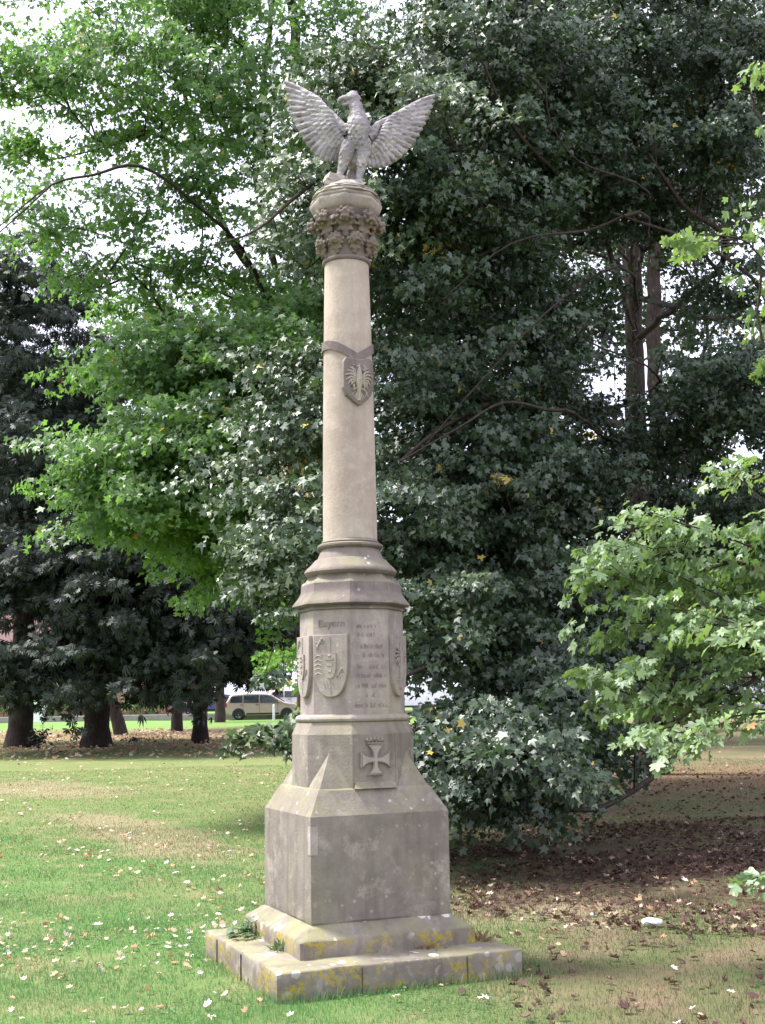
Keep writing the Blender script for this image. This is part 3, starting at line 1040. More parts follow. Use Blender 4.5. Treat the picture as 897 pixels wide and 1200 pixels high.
chestnut(25, 42, 29, [lobe(10, 770, 37, 80, 40, 2, 70, .4), lobe(30, 660, 38, 90, 80, 3, 150, .3), lobe(40, 520, 38, 90, 90, 3, 160, .5), lobe(40, 390, 39, 85, 80, 3, 140, .6), lobe(10, 320, 38, 60, 40, 2.5, 60, .6), lobe(-80, 560, 42, 90, 220, 5, 160, .4), lobe(60, 730, 46, 80, 80, 3, 70, .3), lobe(40, 500, 46, 90, 150, 3, 110, .3)],
         'dark horse chestnut at the left edge, a tuft of shoots at its foot', 31)
chestnut(114, 41, 30, [lobe(110, 775, 36, 85, 42, 2, 90, .5), lobe(150, 700, 36.5, 80, 55, 2.5, 110, .4), lobe(100, 640, 37, 80, 60, 2.5, 110, .3), lobe(160, 600, 38, 90, 70, 3, 110, .2), lobe(150, 480, 40, 70, 90, 3, 80, .2), lobe(120, 560, 44, 120, 150, 3, 140, .2), lobe(140, 730, 45, 90, 50, 3, 60, .3)],
         'dark horse chestnut with the thickest trunk, between the other two dark trees', 32)
chestnut(235, 43, 17, [lobe(210, 780, 37, 65, 32, 2, 60, .5), lobe(255, 720, 37, 75, 50, 2.5, 110, .3), lobe(290, 745, 38, 40, 40, 2, 45, .3), lobe(220, 650, 38, 80, 60, 3, 120, .2), lobe(300, 660, 40, 60, 60, 3, 60, .2), lobe(240, 600, 44, 110, 110, 3, 140, .2), lobe(250, 760, 45, 70, 45, 3, 60, .3)],
         'dark horse chestnut with the thinnest trunk, nearest to the parked tan car', 33)

# ---- more trees beyond
def far_tree(px, Y, w, lobes, label, seed, name='park_tree', leaf=0.2, mat='leaf_far', bk='bark_red', lean=0, K=20, h=9, tmpl=None):
    b = g3(px, Y)
    r = w / 2 * Y / F_PX
    tr = [(b[0], Y, b[2] - .05), (b[0] + lean * .3, Y, b[2] + 1.2), (b[0] + lean, Y, b[2] + 4), (b[0] + lean * 1.6, Y, b[2] + h)]
    return tree(name, label, b, tr, [r * 1.25, r, r * .85, r * .35], lobes, leaf, tmpl or T_SIMPLE, M[mat], M[bk], seed, K=K, spray=0.9)


far_tree(143, 55, 14, [lobe(130, 700, 55, 80, 90, 4, 90, .3), lobe(110, 560, 56, 90, 90, 4, 80, .3)], 'tree with a leaning grey brown trunk behind the thick dark chestnut', 41, mat='leaf_chestnut', bk='bark', lean=-1.2)
far_tree(208, 58, 12, [lobe(215, 740, 58, 70, 60, 4, 80, .3), lobe(210, 620, 60, 90, 90, 4, 90, .3)], 'slim dark tree standing just left of the thin chestnut trunk', 42, mat='leaf_chestnut', bk='bark_dark')
far_tree(258, 70, 11, [lobe(270, 765, 70, 50, 30, 3, 50, .3), lobe(270, 680, 72, 60, 60, 4, 50, .3)], 'grey trunked tree at the road edge left of the parked tan car', 43, mat='leaf_chestnut', bk='bark')
far_tree(582, 38, 19, [lobe(590, 690, 36, 110, 70, 4, 130, .2), lobe(560, 560, 38, 130, 110, 4, 150, .2), lobe(600, 350, 40, 140, 130, 4, 160, .2)], 'straight reddish brown trunk seen through the sycamore leaves right of the plinth', 44, leaf=0.14, mat='leaf_sycamore', K=34, h=11, tmpl=T_MAPLE)
# tall twin stems on the right
b5 = g3(775, 36)
far_l = [lobe(640, 400, 38, 40, 50, 3, 40, .2), lobe(840, 390, 38, 60, 30, 3, 22, .3), lobe(770, 340, 39, 70, 60, 3, 44, .3), lobe(690, 330, 38, 40, 40, 3, 34, .3), lobe(700, 560, 36, 80, 60, 4, 70, .15), lobe(800, 620, 36, 90, 60, 4, 90, .2), lobe(790, 240, 38, 110, 45, 4, 80, .3), lobe(700, 180, 38, 130, 120, 4, 150, .2), lobe(870, 180, 38, 80, 120, 4, 110, .2), lobe(780, -40, 38, 220, 120, 5, 200, .3), lobe(880, 760, 38, 60, 30, 3, 30, .2), lobe(720, 760, 40, 70, 40, 3, 50, .2)]
tree('tall_tree', 'tall tree whose dark bare stems stand against the bright sky on the right', b5, [b5, tuple(at(772, 600, 36)), tuple(at(766, 400, 36)), tuple(at(768, 250, 36)), tuple(at(775, 0, 36))], [0.32, 0.26, 0.22, 0.19, 0.07], far_l, 0.14, T_MAPLE, M['leaf_sycamore'], M['bark'], 45,
     [([tuple(at(772, 600, 36)), tuple(at(742, 470, 35.5)), tuple(at(738, 380, 35.5)), tuple(at(728, 280, 35.5)), tuple(at(700, 150, 35.5))], 0.105, 0.050),
      ([tuple(at(768, 480, 36)), tuple(at(822, 420, 36)), tuple(at(828, 370, 36)), tuple(at(812, 300, 36)), tuple(at(800, 200, 36))], 0.062, 0.031),
      ([tuple(at(828, 370, 36)), tuple(at(842, 330, 36)), tuple(at(850, 250, 36))], 0.043, 0.025)], K=34, spray=0.8)
far_tree(352, 64, 8, [lobe(334, 745, 64, 20, 34, 2, 50, .8), lobe(350, 700, 66, 30, 30, 2, 36, .6)], 'pale green small tree behind the tan car, left of the plinth', 46, leaf=0.16, K=26, h=5)
far_tree(820, 46, 20, [lobe(870, 790, 46, 60, 30, 3, 50, .2), lobe(820, 700, 46, 90, 70, 4, 100, .2)], 'dark tree near the road at the far right, half hidden by the near branch', 47, mat='leaf_sycamore', bk='bark_dark', leaf=0.16, K=30)
far_tree(470, 75, 9, [lobe(480, 740, 75, 60, 30, 3, 40, .5), lobe(480, 690, 76, 70, 50, 3, 50, .4)], 'small roadside tree directly behind the stone plinth', 48, K=24, h=6)
far_tree(412, 50, 12, [lobe(300, 600, 50, 90, 90, 4, 120, .2), lobe(380, 500, 50, 110, 120, 4, 150, .2), lobe(420, 350, 50, 120, 120, 4, 150, .2), lobe(300, 690, 50, 70, 50, 3, 70, .2)], 'slender dark tree behind the green maple', 49, mat='leaf_chestnut', bk='bark_dark', h=14, K=26)

# ---- near sycamore: trunk outside the picture on the right, light branches reach in
b8 = (5.2, 7.2, float(tz(5.2, 7.2)))
tr8 = [b8, (5.1, 7.25, 1.6), (4.9, 7.4, 3.2), (4.8, 7.5, 5.5), (4.7, 7.6, 8.0)]
G8 = [([(5.0, 7.3, 2.4), tuple(at(930, 640, 7.8)), tuple(at(870, 660, 7.8)), tuple(at(800, 650, 7.8)), tuple(at(740, 650, 7.8)), tuple(at(690, 650, 7.8))], 0.025, 0.002),
      ([(5.05, 7.25, 1.9), tuple(at(940, 780, 7.5)), tuple(at(880, 800, 7.5)), tuple(at(800, 840, 7.5)), tuple(at(770, 890, 7.5))], 0.022, 0.002),
      ([(5.05, 7.25, 1.9), tuple(at(940, 740, 7.9)), tuple(at(860, 760, 7.9)), tuple(at(760, 800, 7.9)), tuple(at(740, 830, 7.9))], 0.019, 0.002),
      ([(4.9, 7.4, 3.6), tuple(at(930, 430, 8)), tuple(at(890, 300, 8)), tuple(at(840, 275, 8)), tuple(at(785, 280, 8))], 0.014, 0.002),
      ([(4.85, 7.45, 4.5), tuple(at(930, 160, 8)), tuple(at(880, 110, 8)), tuple(at(850, 110, 8))], 0.019, 0.002)]
G8 += [([(5.15, 7.2, 1.2), tuple(at(990, 985, 6.6)), tuple(at(930, 1015, 6.45)), tuple(at(905, 1032, 6.4))], 0.01, 0.003)]
L8 = [lobe(755, 660, 7.9, 60, 24, .35, 18, .75), lobe(703, 670, 7.9, 20, 12, .2, 5, .8, .7), lobe(770, 620, 7.8, 45, 28, .3, 12, .9), lobe(810, 680, 7.8, 80, 40, .5, 27, .6), lobe(880, 690, 7.8, 50, 60, .5, 22, .5),
      lobe(860, 620, 7.8, 45, 24, .3, 10, .5), lobe(800, 740, 7.7, 60, 26, .4, 16, .8), lobe(768, 790, 7.6, 34, 20, .3, 10, .75), lobe(722, 738, 7.9, 20, 10, .2, 4, .7, .8), lobe(700, 797, 7.9, 24, 8, .2, 5, .7, .6),
      lobe(865, 765, 7.4, 40, 24, .4, 11, .6), lobe(890, 740, 7.2, 26, 20, .2, 6, .95), lobe(765, 822, 7.5, 30, 12, .3, 5, .6), lobe(872, 828, 7.4, 34, 18, .3, 9, .65), lobe(810, 862, 7.4, 44, 9, .3, 7, .8, .85), lobe(762, 864, 7.5, 16, 6, .2, 3, .9, .7),
      lobe(815, 278, 8, 28, 5, .3, 3, .85, .75), lobe(868, 262, 8, 22, 6, .3, 2, .7, .8), lobe(893, 90, 8, 8, 18, .3, 3, .9, .8), lobe(888, 160, 8, 12, 10, .3, 2, .6),
      lobe(865, 555, 8, 30, 16, .3, 5, .8), lobe(903, 1034, 6.4, 4, 6, .06, 1, .7, .6),
      lobe(990, 700, 7.6, 70, 120, .8, 50, .5), lobe(1010, 300, 8, 90, 200, 1, 60, .5), lobe(1100, 0, 8.5, 130, 200, 1.6, 60, .5)]
tree('near_sycamore_tree', 'light green leafy branches with yellow leaves reaching in from the right edge', b8, tr8, [0.2, 0.16, 0.14, 0.1, 0.05], L8, 0.050, T_SYC, M['leaf_near'], M['bark'], 81, G8, K=27, spray=0.2, outw=0.7, upw=0.65, rndw=0.45, min_r=0.0028, sag=0.05, droop=0.5)


def bush(name, label, pos_, rx, rz, n, leaf, mat, seed, cat='bush', K=14, spray=0.18, tmpl=None):
    rng = np.random.RandomState(seed)
    b = np.array([pos_[0], pos_[1], float(tz(pos_[0], pos_[1]))])
    root = empty(name, tuple(b))
    tag(root, label, cat)
    d = nrmz(rng.normal(0, 1, (n, 3)))
    C = b + np.array([0, 0, rz]) + d * rng.uniform(.3, 1, (n, 1)) * np.array([rx, rx, rz])
    C[:, 2] = np.maximum(C[:, 2], b[2] + 0.08)
    U = nrmz(d + np.array([0, 0, .3]))
    P, H_, N_, sz, r = sprays_to_leaves(C, U, np.full(n, spray), np.full(n, spray * .7), K, leaf, rng)
    link_mesh('foliage', leaves_mesh('foliage', P, H_, N_, sz, tmpl or T_SIMPLE, r), mat, root)
    V, Fc = grow(b, [tuple(b), tuple(b + np.array([0, 0, rz * .6]))], [0.03, 0.02], [], C, rng, min_r=0.005)
    link_mesh('stems', mesh_np('stems', V, Fc), M['bark_dark'], root)
    return root


q = g3(46, 41)
bush('shoot_tuft', 'tuft of leafy shoots at the foot of the leftmost dark trunk', q, 0.35, 0.42, 26, 0.09, M['leaf_chestnut'], 61)
q = g3(60, 84)
bush('shrub', 'round green shrub on the far lawn between the two left trunks', q, 1.3, 0.9, 60, 0.16, M['leaf_far'], 62, spray=.35)
q = g3(157, 44)
bush('low_weed', 'low dark weed clump on the lawn between chestnut trunks', q, 0.3, 0.14, 12, 0.06, M['leaf_chestnut'], 63, cat='weed')
for k, (px, Y, rx, rz, lb) in enumerate(((5, 92, 2.0, .9, 'low pale shrub by the houses at the left edge'), (545, 84, 2.6, .8, 'low green hedge shrub beside the road right of the plinth'), (700, 84, 2.2, .7, 'small hedge shrub by the road left of the white van'), (160, 95, 2.2, 1.0, 'wide shrub in front of the brick houses'))):
    bush('shrub', lb, g3(px, Y), rx, rz, 60, 0.2, M['leaf_far'], 70 + k, spray=.45)

# ================================================================== the monument
CX, CY = -0.216, 8.0886
YAW = R(-22.09)
A_NEAR = R(-90) + YAW          # direction from the axis to the near corner of the square


def sqxy(s):
    r_ = s * math.sqrt(2)
    return [(CX + r_ * math.cos(A_NEAR + k * PI / 2), CY + r_ * math.sin(A_NEAR + k * PI / 2)) for k in range(4)]


def octxy(a_):
    r_ = a_ / math.cos(PI / 8)
    return [(CX + r_ * math.cos(A_NEAR + PI / 8 + k * PI / 4), CY + r_ * math.sin(A_NEAR + PI / 8 + k * PI / 4)) for k in range(8)]


def cirxy(n):
    return lambda r_: [(CX + r_ * math.cos(2 * PI * k / n), CY + r_ * math.sin(2 * PI * k / n)) for k in range(n)]


def zf(py, fr=0.33):
    return at(412, py, CY - fr).z


def zs(py):
    return at(412, py, CY).z


def rad_px(hw, py):
    """silhouette half width in photo pixels -> metres at the axis"""
    a = at(412 - hw, py, CY)
    b = at(412 + hw, py, CY)
    return (b - a).length / 2


def face_frame(k, a_, z):
    """frame on octagon face k (0 = the facet above the near corner): X right, Y up, Z outwards"""
    an = A_NEAR + k * PI / 4
    nrm_ = Vector((math.cos(an), math.sin(an), 0))
    x = Vector((-math.sin(an), math.cos(an), 0))
    o_ = Vector((CX, CY, z)) + nrm_ * a_
    m = Matrix((x, Vector((0, 0, 1)), nrm_)).transposed().to_4x4()
    m.translation = o_
    return m


mon = empty('eagle_column', (CX, CY, float(tz(CX, CY))), 0)
tag(mon, 'tall weathered sandstone memorial column crowned by a stone eagle with raised wings', 'monument')

# --- steps
bm = bmesh.new()
stack(bm, [(0.760, -0.25), (0.764, 0.152), (0.755, 0.160), (0.52, 0.180)], sqxy)
weather(bm, 0.0035, 5, maxlen=0.07, seed=1)
step = obj('base_step', bm, M['stone_step'], mon, smooth=50)
step['label'] = 'wide bottom step with yellow lichen on its side'
bm = bmesh.new()
stack(bm, [(0.560, 0.16), (0.557, 0.266), (0.549, 0.274), (0.466, 0.335), (0.44, 0.342)], sqxy)
weather(bm, 0.003, 6, maxlen=0.06, seed=2)
obj('upper_step', bm, M['stone_step'], mon, smooth=40)
# joints between the step stones: thin dark mortar strips proud of the face by a hair
bm = bmesh.new()
mort = simple('mortar', (0.10, 0.085, 0.07), 0.95, 0.1)
for kk, f in ((1, 0.64), (0, 0.0)):
    c0 = Vector(sqxy(0.766)[0] + (0,))
    c1 = Vector(sqxy(0.766)[1] + (0,))
    cl = Vector(sqxy(0.766)[3] + (0,))
    if kk == 1:
        for f_ in (0.76, 0.33):
            p = c0.lerp(c1, f_)
            d = (c1 - c0).normalized()
            rot = Matrix((d, Vector((0, 0, 1)).cross(d), Vector((0, 0, 1)))).transposed()
            box(bm, p + Vector((0, 0, 0.068)), (0.004, 0.0075, 0.158), rot)
    else:
        for f_ in (0.45, 0.8):
            p = c0.lerp(cl, f_)
            d = (cl - c0).normalized()
            rot = Matrix((d, Vector((0, 0, 1)).cross(d), Vector((0, 0, 1)))).transposed()
            box(bm, p + Vector((0, 0, 0.068)), (0.004, 0.0075, 0.158), rot)
obj('mortar_joint', bm, mort, mon)

# --- the big square block with its sloping shoulders
bm = bmesh.new()
stack(bm, [(0.447, 0.336), (0.4518, 0.352), (0.4518, 0.9557), (0.372, 1.100), (0.362, 1.110)], sqxy)
weather(bm, 0.0028, 5, maxlen=0.07, seed=3)
obj('pedestal_block', bm, M['stone_block'], mon, smooth=24)
# repaired arris: paler stone let into the near corner
bm = bmesh.new()
p = Vector(sqxy(0.4518)[0] + (0.82,))
d = (Vector(sqxy(1)[1] + (0,)) - Vector(sqxy(1)[0] + (0,))).normalized()
rot = Matrix((d, Vector((0, 0, 1)).cross(d), Vector((0, 0, 1)))).transposed()
box(bm, p + d * 0.0215 + rot @ Vector((0, 0.0215, 0)), (0.048, 0.048, 0.165), rot)
weather(bm, 0.001, 9, maxlen=0.03)
obj('stone_patch', bm, M['stone_oct'], mon, smooth=40, bevel=0)

# --- octagonal stage with broached corners and the iron cross
ZB, ZT = 1.104, 1.4288
bm = bmesh.new()
stack(bm, [(0.3615, ZB), (0.3615, ZT), (0.33, zf(846.5)), (0.318, zf(845.5))], octxy)
weather(bm, 0.0018, 6, maxlen=0.06, seed=4)
obj('octagon_stage', bm, M['stone_block'], mon, smooth=22)
zap = at(386, 882, CY - 0.36).z
for k in range(4):
    bm = bmesh.new()
    c = Vector(sqxy(0.3630)[k] + (ZB - 0.004,))
    o8 = octxy(0.3632)
    va = Vector(o8[(2 * k - 1) % 8] + (ZB - 0.004,))
    vb = Vector(o8[(2 * k) % 8] + (ZB - 0.004,))
    an = A_NEAR + k * PI / 2
    ap = Vector((CX + 0.3600 * math.cos(an), CY + 0.3600 * math.sin(an), zap))
    inn = Vector((CX + 0.3 * math.cos(an), CY + 0.3 * math.sin(an), ZB - 0.004))
    vs = [bm.verts.new(x) for x in (c, va, vb, ap, inn)]
    for f in ((0, 2, 3), (0, 3, 1), (0, 1, 4), (0, 4, 2), (1, 3, 4), (2, 4, 3)):
        bm.faces.new([vs[i] for i in f])
    weather(bm, 0.001, 9, maxlen=0.06, seed=k)
    obj('corner_spur', bm, M['stone_block'], mon, smooth=30)
# sunk panel frame with sloping sill on the cross face
fr = face_frame(1, 0.3615, 0)
hw8 = 0.3615 * math.tan(PI / 8)
bm = bmesh.new()
for sx in (-1, 1):
    prism(bm, [(sx * (hw8 - 0.001), ZB), (sx * (hw8 - 0.010), ZB), (sx * (hw8 - 0.010), ZT - .004), (sx * (hw8 - 0.001), ZT - .004)][::sx], fr, 0.007, -0.004)
a = [fr @ Vector(q) for q in ((-hw8 + .01, ZB, 0.034), (hw8 - .01, ZB, 0.034), (hw8 - .022, ZB + .042, -.003), (-hw8 + .022, ZB + .042, -.003), (-hw8 + .01, ZB, -.01), (hw8 - .01, ZB, -.01))]
vs = [bm.verts.new(x) for x in a]
for f in ((0, 1, 2, 3), (0, 3, 4), (1, 5, 2), (3, 2, 5, 4), (0, 4, 5, 1)):
    bm.faces.new([vs[i] for i in f])
obj('panel_sill', bm, M['stone_block'], mon, smooth=30)


def cross_outline(w, h, tw, tc):
    """cross pattee with curved sides: w half span, h half height, tw half width of arm ends, tc at the centre"""
    pts = []

    def arm(dx, dy, L):
        # from the centre notch to the arm end and back, in arm space, curved
        out = []
        for i in range(7):
            f = i / 6
            out.append((tc + (tw - tc) * f ** 2.6, tc + (L - tc) * f))
        return out
    for ax, L in ((0, h), (1, w), (2, h), (3, w)):
        a_ = arm(0, 0, L)
        left = [(-x, y) for x, y in a_]
        right = a_[::-1]
        for x, y in left[0:] + right[:]:
            ang = -ax * PI / 2
            pts.append((x * math.cos(ang) - y * math.sin(ang), x * math.sin(ang) + y * math.cos(ang)))
    # drop duplicates
    o = []
    for q in pts:
        if not o or (abs(q[0] - o[-1][0]) + abs(q[1] - o[-1][1])) > 1e-4:
            o.append(q)
    if (abs(o[0][0] - o[-1][0]) + abs(o[0][1] - o[-1][1])) < 1e-4:
        o.pop()
    return o


zc_ = zf(891, .35)
crz = (zf(872, .35) - zf(908, .35)) / 2
bm = bmesh.new()
fc = fr.copy()
fc.translation = fr @ Vector((0.0, zc_, -0.002))
prism(bm, cross_outline(0.099, crz, 0.052, 0.016), fc, 0.026)
ico = obj('iron_cross', bm, M['stone_block'], mon, bevel=0.004)
bm = bmesh.new()
fc2 = fc.copy()
prism(bm, cross_outline(0.088, crz - .011, 0.041, 0.009), fc2, 0.004, 0.0262)
obj('cross_ridge', bm, M['stone_oct'], ico, bevel=0.002)
# little crown relief over the cross
bm = bmesh.new()
cz = crz + 0.004
prism(bm, [(-0.050, cz), (0.050, cz), (0.053, cz + .010), (-0.053, cz + .010)], fc, 0.022)
for i in range(5):
    x = -0.046 + i * 0.023
    c = fc @ Vector((x * 1.08, cz + 0.024 + (0.006 if i == 2 else 0.002 * (i % 2)), 0.010))
    ball(bm, c, (0.010, 0.010, 0.014))
    if i < 4:
        ball(bm, fc @ Vector((x * 1.05 + 0.012, cz + 0.015, 0.008)), 0.007)
tube(bm, [fc @ Vector((-0.045 + 0.09 * i / 8, cz + 0.018 + 0.012 * math.sin(PI * i / 8), 0.012)) for i in range(9)], [0.005] * 9, 6)
obj('crown_relief', bm, M['stone_block'], mon, smooth=50)

# --- upper octagon, ledge, inscription stage
bm = bmesh.new()
stack(bm, [(0.315, zf(846) - .004), (0.336, zf(845)), (0.342, zf(842.5)), (0.336, zf(839.5)), (0.313, zf(837))], octxy)
obj('ledge_moulding', bm, M['stone_oct'], mon, smooth=40, bevel=0.003)
bm = bmesh.new()
stack(bm, [(0.3105, zf(841)), (0.3095, zf(713))], octxy)
weather(bm, 0.0012, 5, maxlen=0.07, seed=5)
obj('inscription_stage', bm, M['stone_oct'], mon, smooth=35)
# sill under the inscription
fi = face_frame(1, 0.3105, 0)
bm = bmesh.new()
prism(bm, [(-0.126, zf(839)), (0.126, zf(839)), (0.126, zf(831)), (-0.126, zf(831))], fi, 0.009, -0.004)
obj('inscription_sill', bm, M['stone_oct'], mon, bevel=0.003)


# --- shields
def shield_pts(w, h, n=10, flat_=0.42):
    pts = [(-w, 0), (w, 0)]
    for i in range(n + 1):
        f = i / n
        pts.append((w * math.cos(f * PI / 2) ** 0.75 if f < 1 else 0, -h * flat_ - h * (1 - flat_) * math.sin(f * PI / 2)))
    for i in range(1, n + 1):
        f = 1 - i / n
        pts.append((-w * math.cos(f * PI / 2) ** 0.75, -h * flat_ - h * (1 - flat_) * math.sin(f * PI / 2)))
    return pts


def curl(bm, m, cx_, cy_, r_, a0, turn, z, t=0.004):
    pts = []
    for i in range(9):
        f = i / 8
        rr = r_ * (1 - 0.6 * f)
        a_ = a0 + turn * f
        pts.append(m @ Vector((cx_ + rr * math.cos(a_), cy_ + rr * math.sin(a_), z)))
    tube(bm, pts, [t * (0.6 + 0.5 * math.sin(PI * i / 8)) for i in range(9)], 6)


def beast(bm, m, cx_, cy_, s, z, flip=1):
    """small rampant lion in relief"""
    tube(bm, [m @ Vector((cx_ + flip * x * s, cy_ + y * s, z)) for x, y in ((-.3, -.35), (-.12, 0), (.1, .3), (.22, .5))], [s * .16, s * .13, s * .19, s * .15], 8)
    ball(bm, m @ Vector((cx_ + flip * .3 * s, cy_ + .62 * s, z)), s * .17)
    for x0, y0, x1, y1, x2, y2 in ((.15, .3, .5, .35, .62, .5), (.12, .15, .45, .1, .6, .2), (-.3, -.35, .0, -.55, .15, -.8), (-.3, -.4, -.45, -.65, -.3, -.85)):
        tube(bm, [m @ Vector((cx_ + flip * a_ * s, cy_ + b_ * s, z)) for a_, b_ in ((x0, y0), (x1, y1), (x2, y2))], [s * .09, s * .07, s * .08], 6)
    curl(bm, m, cx_ - flip * .5 * s, cy_ + .1 * s, s * .35, -1.6, 3.6 * flip, z, s * .06)


ztop, ztip = zf(743), zf(816.5)
HS = ztop - ztip
for k, kind in ((0, 'quarter'), (-1, 'quarter'), (2, 'eagle'), (-2, 'quarter'), (3, 'quarter')):
    m = face_frame(k, 0.3105, ztop)
    bm = bmesh.new()
    prism(bm, shield_pts(0.116, HS), m, 0.030, -0.004)
    sh = obj('heraldic_shield', bm, M['stone_oct'], mon, bevel=0.004, smooth=30)
    if k in (0, -1, 2):
        sh['label'] = {0: 'quartered shield with a small inner shield on the front left facet', -1: 'shield seen edge on, on the far left facet', 2: 'shield with an eagle in relief on the right facet'}[k]
    bm = bmesh.new()
    z = 0.027
    if kind == 'quarter':
        prism(bm, [(x * 0.36, y * 0.40 - HS * 0.30) for x, y in shield_pts(0.116, HS)], m, 0.012, 0.024)
        for i in range(3):
            prism(bm, [(-.026 + .006 * i, -HS * (.37 + .095 * i)), (.026 - .006 * i, -HS * (.37 + .095 * i)), (.024 - .006 * i, -HS * (.41 + .095 * i)), (-.024 + .006 * i, -HS * (.41 + .095 * i))], m, 0.005, 0.0362)
        ball(bm, m @ Vector((0, -HS * .345, .036)), (.011, .011, .011))
        beast(bm, m, -.072, -HS * .15, .052, z, 1)
        beast(bm, m, .064, -HS * .62, .042, z, 1)
        for i in range(5):
            tube(bm, [m @ Vector((-.106 + .05 * f, -HS * (.36 + .07 * i) + .012 * math.sin(f * PI), z)) for f in (0, .5, 1)], [.003, .005, .003], 6)
        prism(bm, [(-.0015, -HS * .03), (.0015, -HS * .03), (.0015, -HS * .285), (-.0015, -HS * .285)], m, .0035, .026)
        prism(bm, [(-.0015, -HS * .72), (.0015, -HS * .72), (.0015, -HS * .95), (-.0015, -HS * .95)], m, .0035, .026)
        prism(bm, [(-.108, -HS * .335), (-.05, -HS * .335), (-.05, -HS * .325), (-.108, -HS * .325)], m, .0035, .026)
        for i in range(4):
            tube(bm, [m @ Vector((-.05 + .022 * i, -HS * (.74 + .01 * i), z)), m @ Vector((-.035 + .02 * i, -HS * .86, z))], [.003, .002], 5)
    else:
        for s_ in (-1, 1):
            for i in range(6):
                a_ = R(62 - 24 * i)
                p0 = (s_ * .022, -HS * .34 - .004 * i)
                L = .074 - .003 * i
                tube(bm, [m @ Vector((p0[0], p0[1], z)), m @ Vector((p0[0] + s_ * L * .6 * math.cos(a_), p0[1] + L * .6 * math.sin(a_), z + .006)), m @ Vector((p0[0] + s_ * L * math.cos(a_ - .3), p0[1] + L * math.sin(a_ - .3), z))], [.006, .009, .004], 6)
            curl(bm, m, s_ * .045, -HS * .72, .02, 1.2, s_ * 4, z)
        tube(bm, [m @ Vector((0, -HS * t_, z)) for t_ in (.12, .2, .34, .55, .72, .86)], [.012, .01, .02, .024, .012, .016], 8)
    obj('coat_of_arms', bm, M['stone_oct'], sh, smooth=60)


# --- lettering
def letters(text, size, m, x, y, depth, name, mat, parent, spacing=1.0):
    cu = bpy.data.curves.new('lettering', 'FONT')
    cu.body = text
    cu.size = size
    cu.extrude = depth
    cu.align_x = 'CENTER'
    cu.space_character = spacing
    to = bpy.data.objects.new('lettering_source', cu)
    COL.objects.link(to)
    dg = bpy.context.evaluated_depsgraph_get()
    me = bpy.data.meshes.new_from_object(to.evaluated_get(dg))
    bpy.data.objects.remove(to)
    me.name = name
    me.transform(m @ Matrix.Translation((x, y, 0.0008)))
    me.materials.clear()
    return link_mesh(name, me, mat, parent)


letters('Bayern', 0.066, face_frame(0, 0.3100, 0), 0.0, zf(733.5), 0.0022, 'lettering', M['stone_letter'], mon, 1.0)
# eroded rows of black-letter strokes, no longer legible
rl = random.Random(5)
bm = bmesh.new()
rows = [(733, .085, .05), (743, .1, .03), (757, .075, .1), (767, .045, .1), (781, .09, .11), (791, .1, .11), (803, .1, .115), (814, .03, .03), (826, .105, .115)]
for py, xl, xr in rows:
    y0 = zf(py + 3.0, .3)
    x = -xl
    while x < xr:
        if rl.random() < 0.13:
            x += 0.012
            continue
        h_ = 0.020 + (0.008 if rl.random() < .22 else 0)
        lean = rl.uniform(-.001, .001)
        w_ = rl.uniform(.0022, .0036)
        if rl.random() < 0.82:
            prism(bm, [(x, y0), (x + w_, y0), (x + w_ + lean, y0 + h_), (x + lean, y0 + h_)], fi, 0.0016, 0.0006)
        if rl.random() < 0.4:
            yy = y0 + h_ * rl.choice((0.0, .45, .86))
            prism(bm, [(x + w_ + .0003, yy), (x + w_ + .0046, yy + .001), (x + w_ + .0046, yy + .0035), (x + w_ + .0003, yy + .0025)], fi, 0.0013, 0.0006)
        x += rl.uniform(.0075, .0105)
obj('worn_inscription', bm, M['stone_letter'], mon)

# --- mouldings above: octagonal, then round
def ra(hw, py):
    """apothem for a given half width in pixels of the octagon outline (edge seen ~ at 22 degrees)"""
    return 0.3105 * (hw / 61.2) * (at(412, py, CY) - Vector((0, 0, EYE))).length / (at(412, 760, CY) - Vector((0, 0, EYE))).length


bm = bmesh.new()
prof = [(60.8, 718), (63.6, 717.2), (64.0, 715.4), (61.6, 714.4), (61.8, 713.2), (66.4, 712.2), (70.0, 710.8), (69.4, 709.0), (66.5, 705.6), (63.6, 702), (60.8, 698), (59.6, 695), (59.2, 691), (59.0, 686.5), (57.2, 684.0), (54.0, 682.0), (51.8, 679), (50.6, 676)]
stack(bm, [(ra(h, p), zs(p)) for h, p in prof], octxy)
obj('octagonal_cornice', bm, M['stone_mould'], mon, smooth=28)
bm = bmesh.new()
prof = [(46.5, 681), (47.5, 676.8), (52.2, 675.4), (54.2, 672.4), (53.8, 670.2), (51.2, 667.2), (47.6, 664), (44.4, 660.6), (42.2, 658), (41.6, 657.4), (39.2, 656.6), (37.2, 652.5), (35.2, 648), (34.0, 645.6), (33.2, 644.4), (36.8, 643.8), (38.4, 642.0), (38.4, 640.0), (36.2, 638.7), (33.0, 638.2), (34.2, 636.8), (33, 635.4), (32, 634.6), (31.6, 633)]
stack(bm, [(rad_px(h, p), zs(p)) for h, p in prof], cirxy(72))
obj('column_base', bm, M['stone_mould'], mon, smooth=40)

# --- shaft with entasis
bm = bmesh.new()
Z8, Z9 = zs(634), zs(309)
prof = []
for i in range(41):
    f = i / 40
    prof.append((0.1785 + (0.1498 - 0.1785) * (f ** 1.25) + 0.002 * math.sin(PI * f), Z8 + (Z9 - Z8) * f))
stack(bm, prof, cirxy(56))
obj('column_shaft', bm, M['stone_col'], mon, smooth=60)


def shaft_r(z):
    f = (z - Z8) / (Z9 - Z8)
    return 0.1785 + (0.1498 - 0.1785) * (max(f, 0) ** 1.25) + 0.002 * math.sin(PI * f)


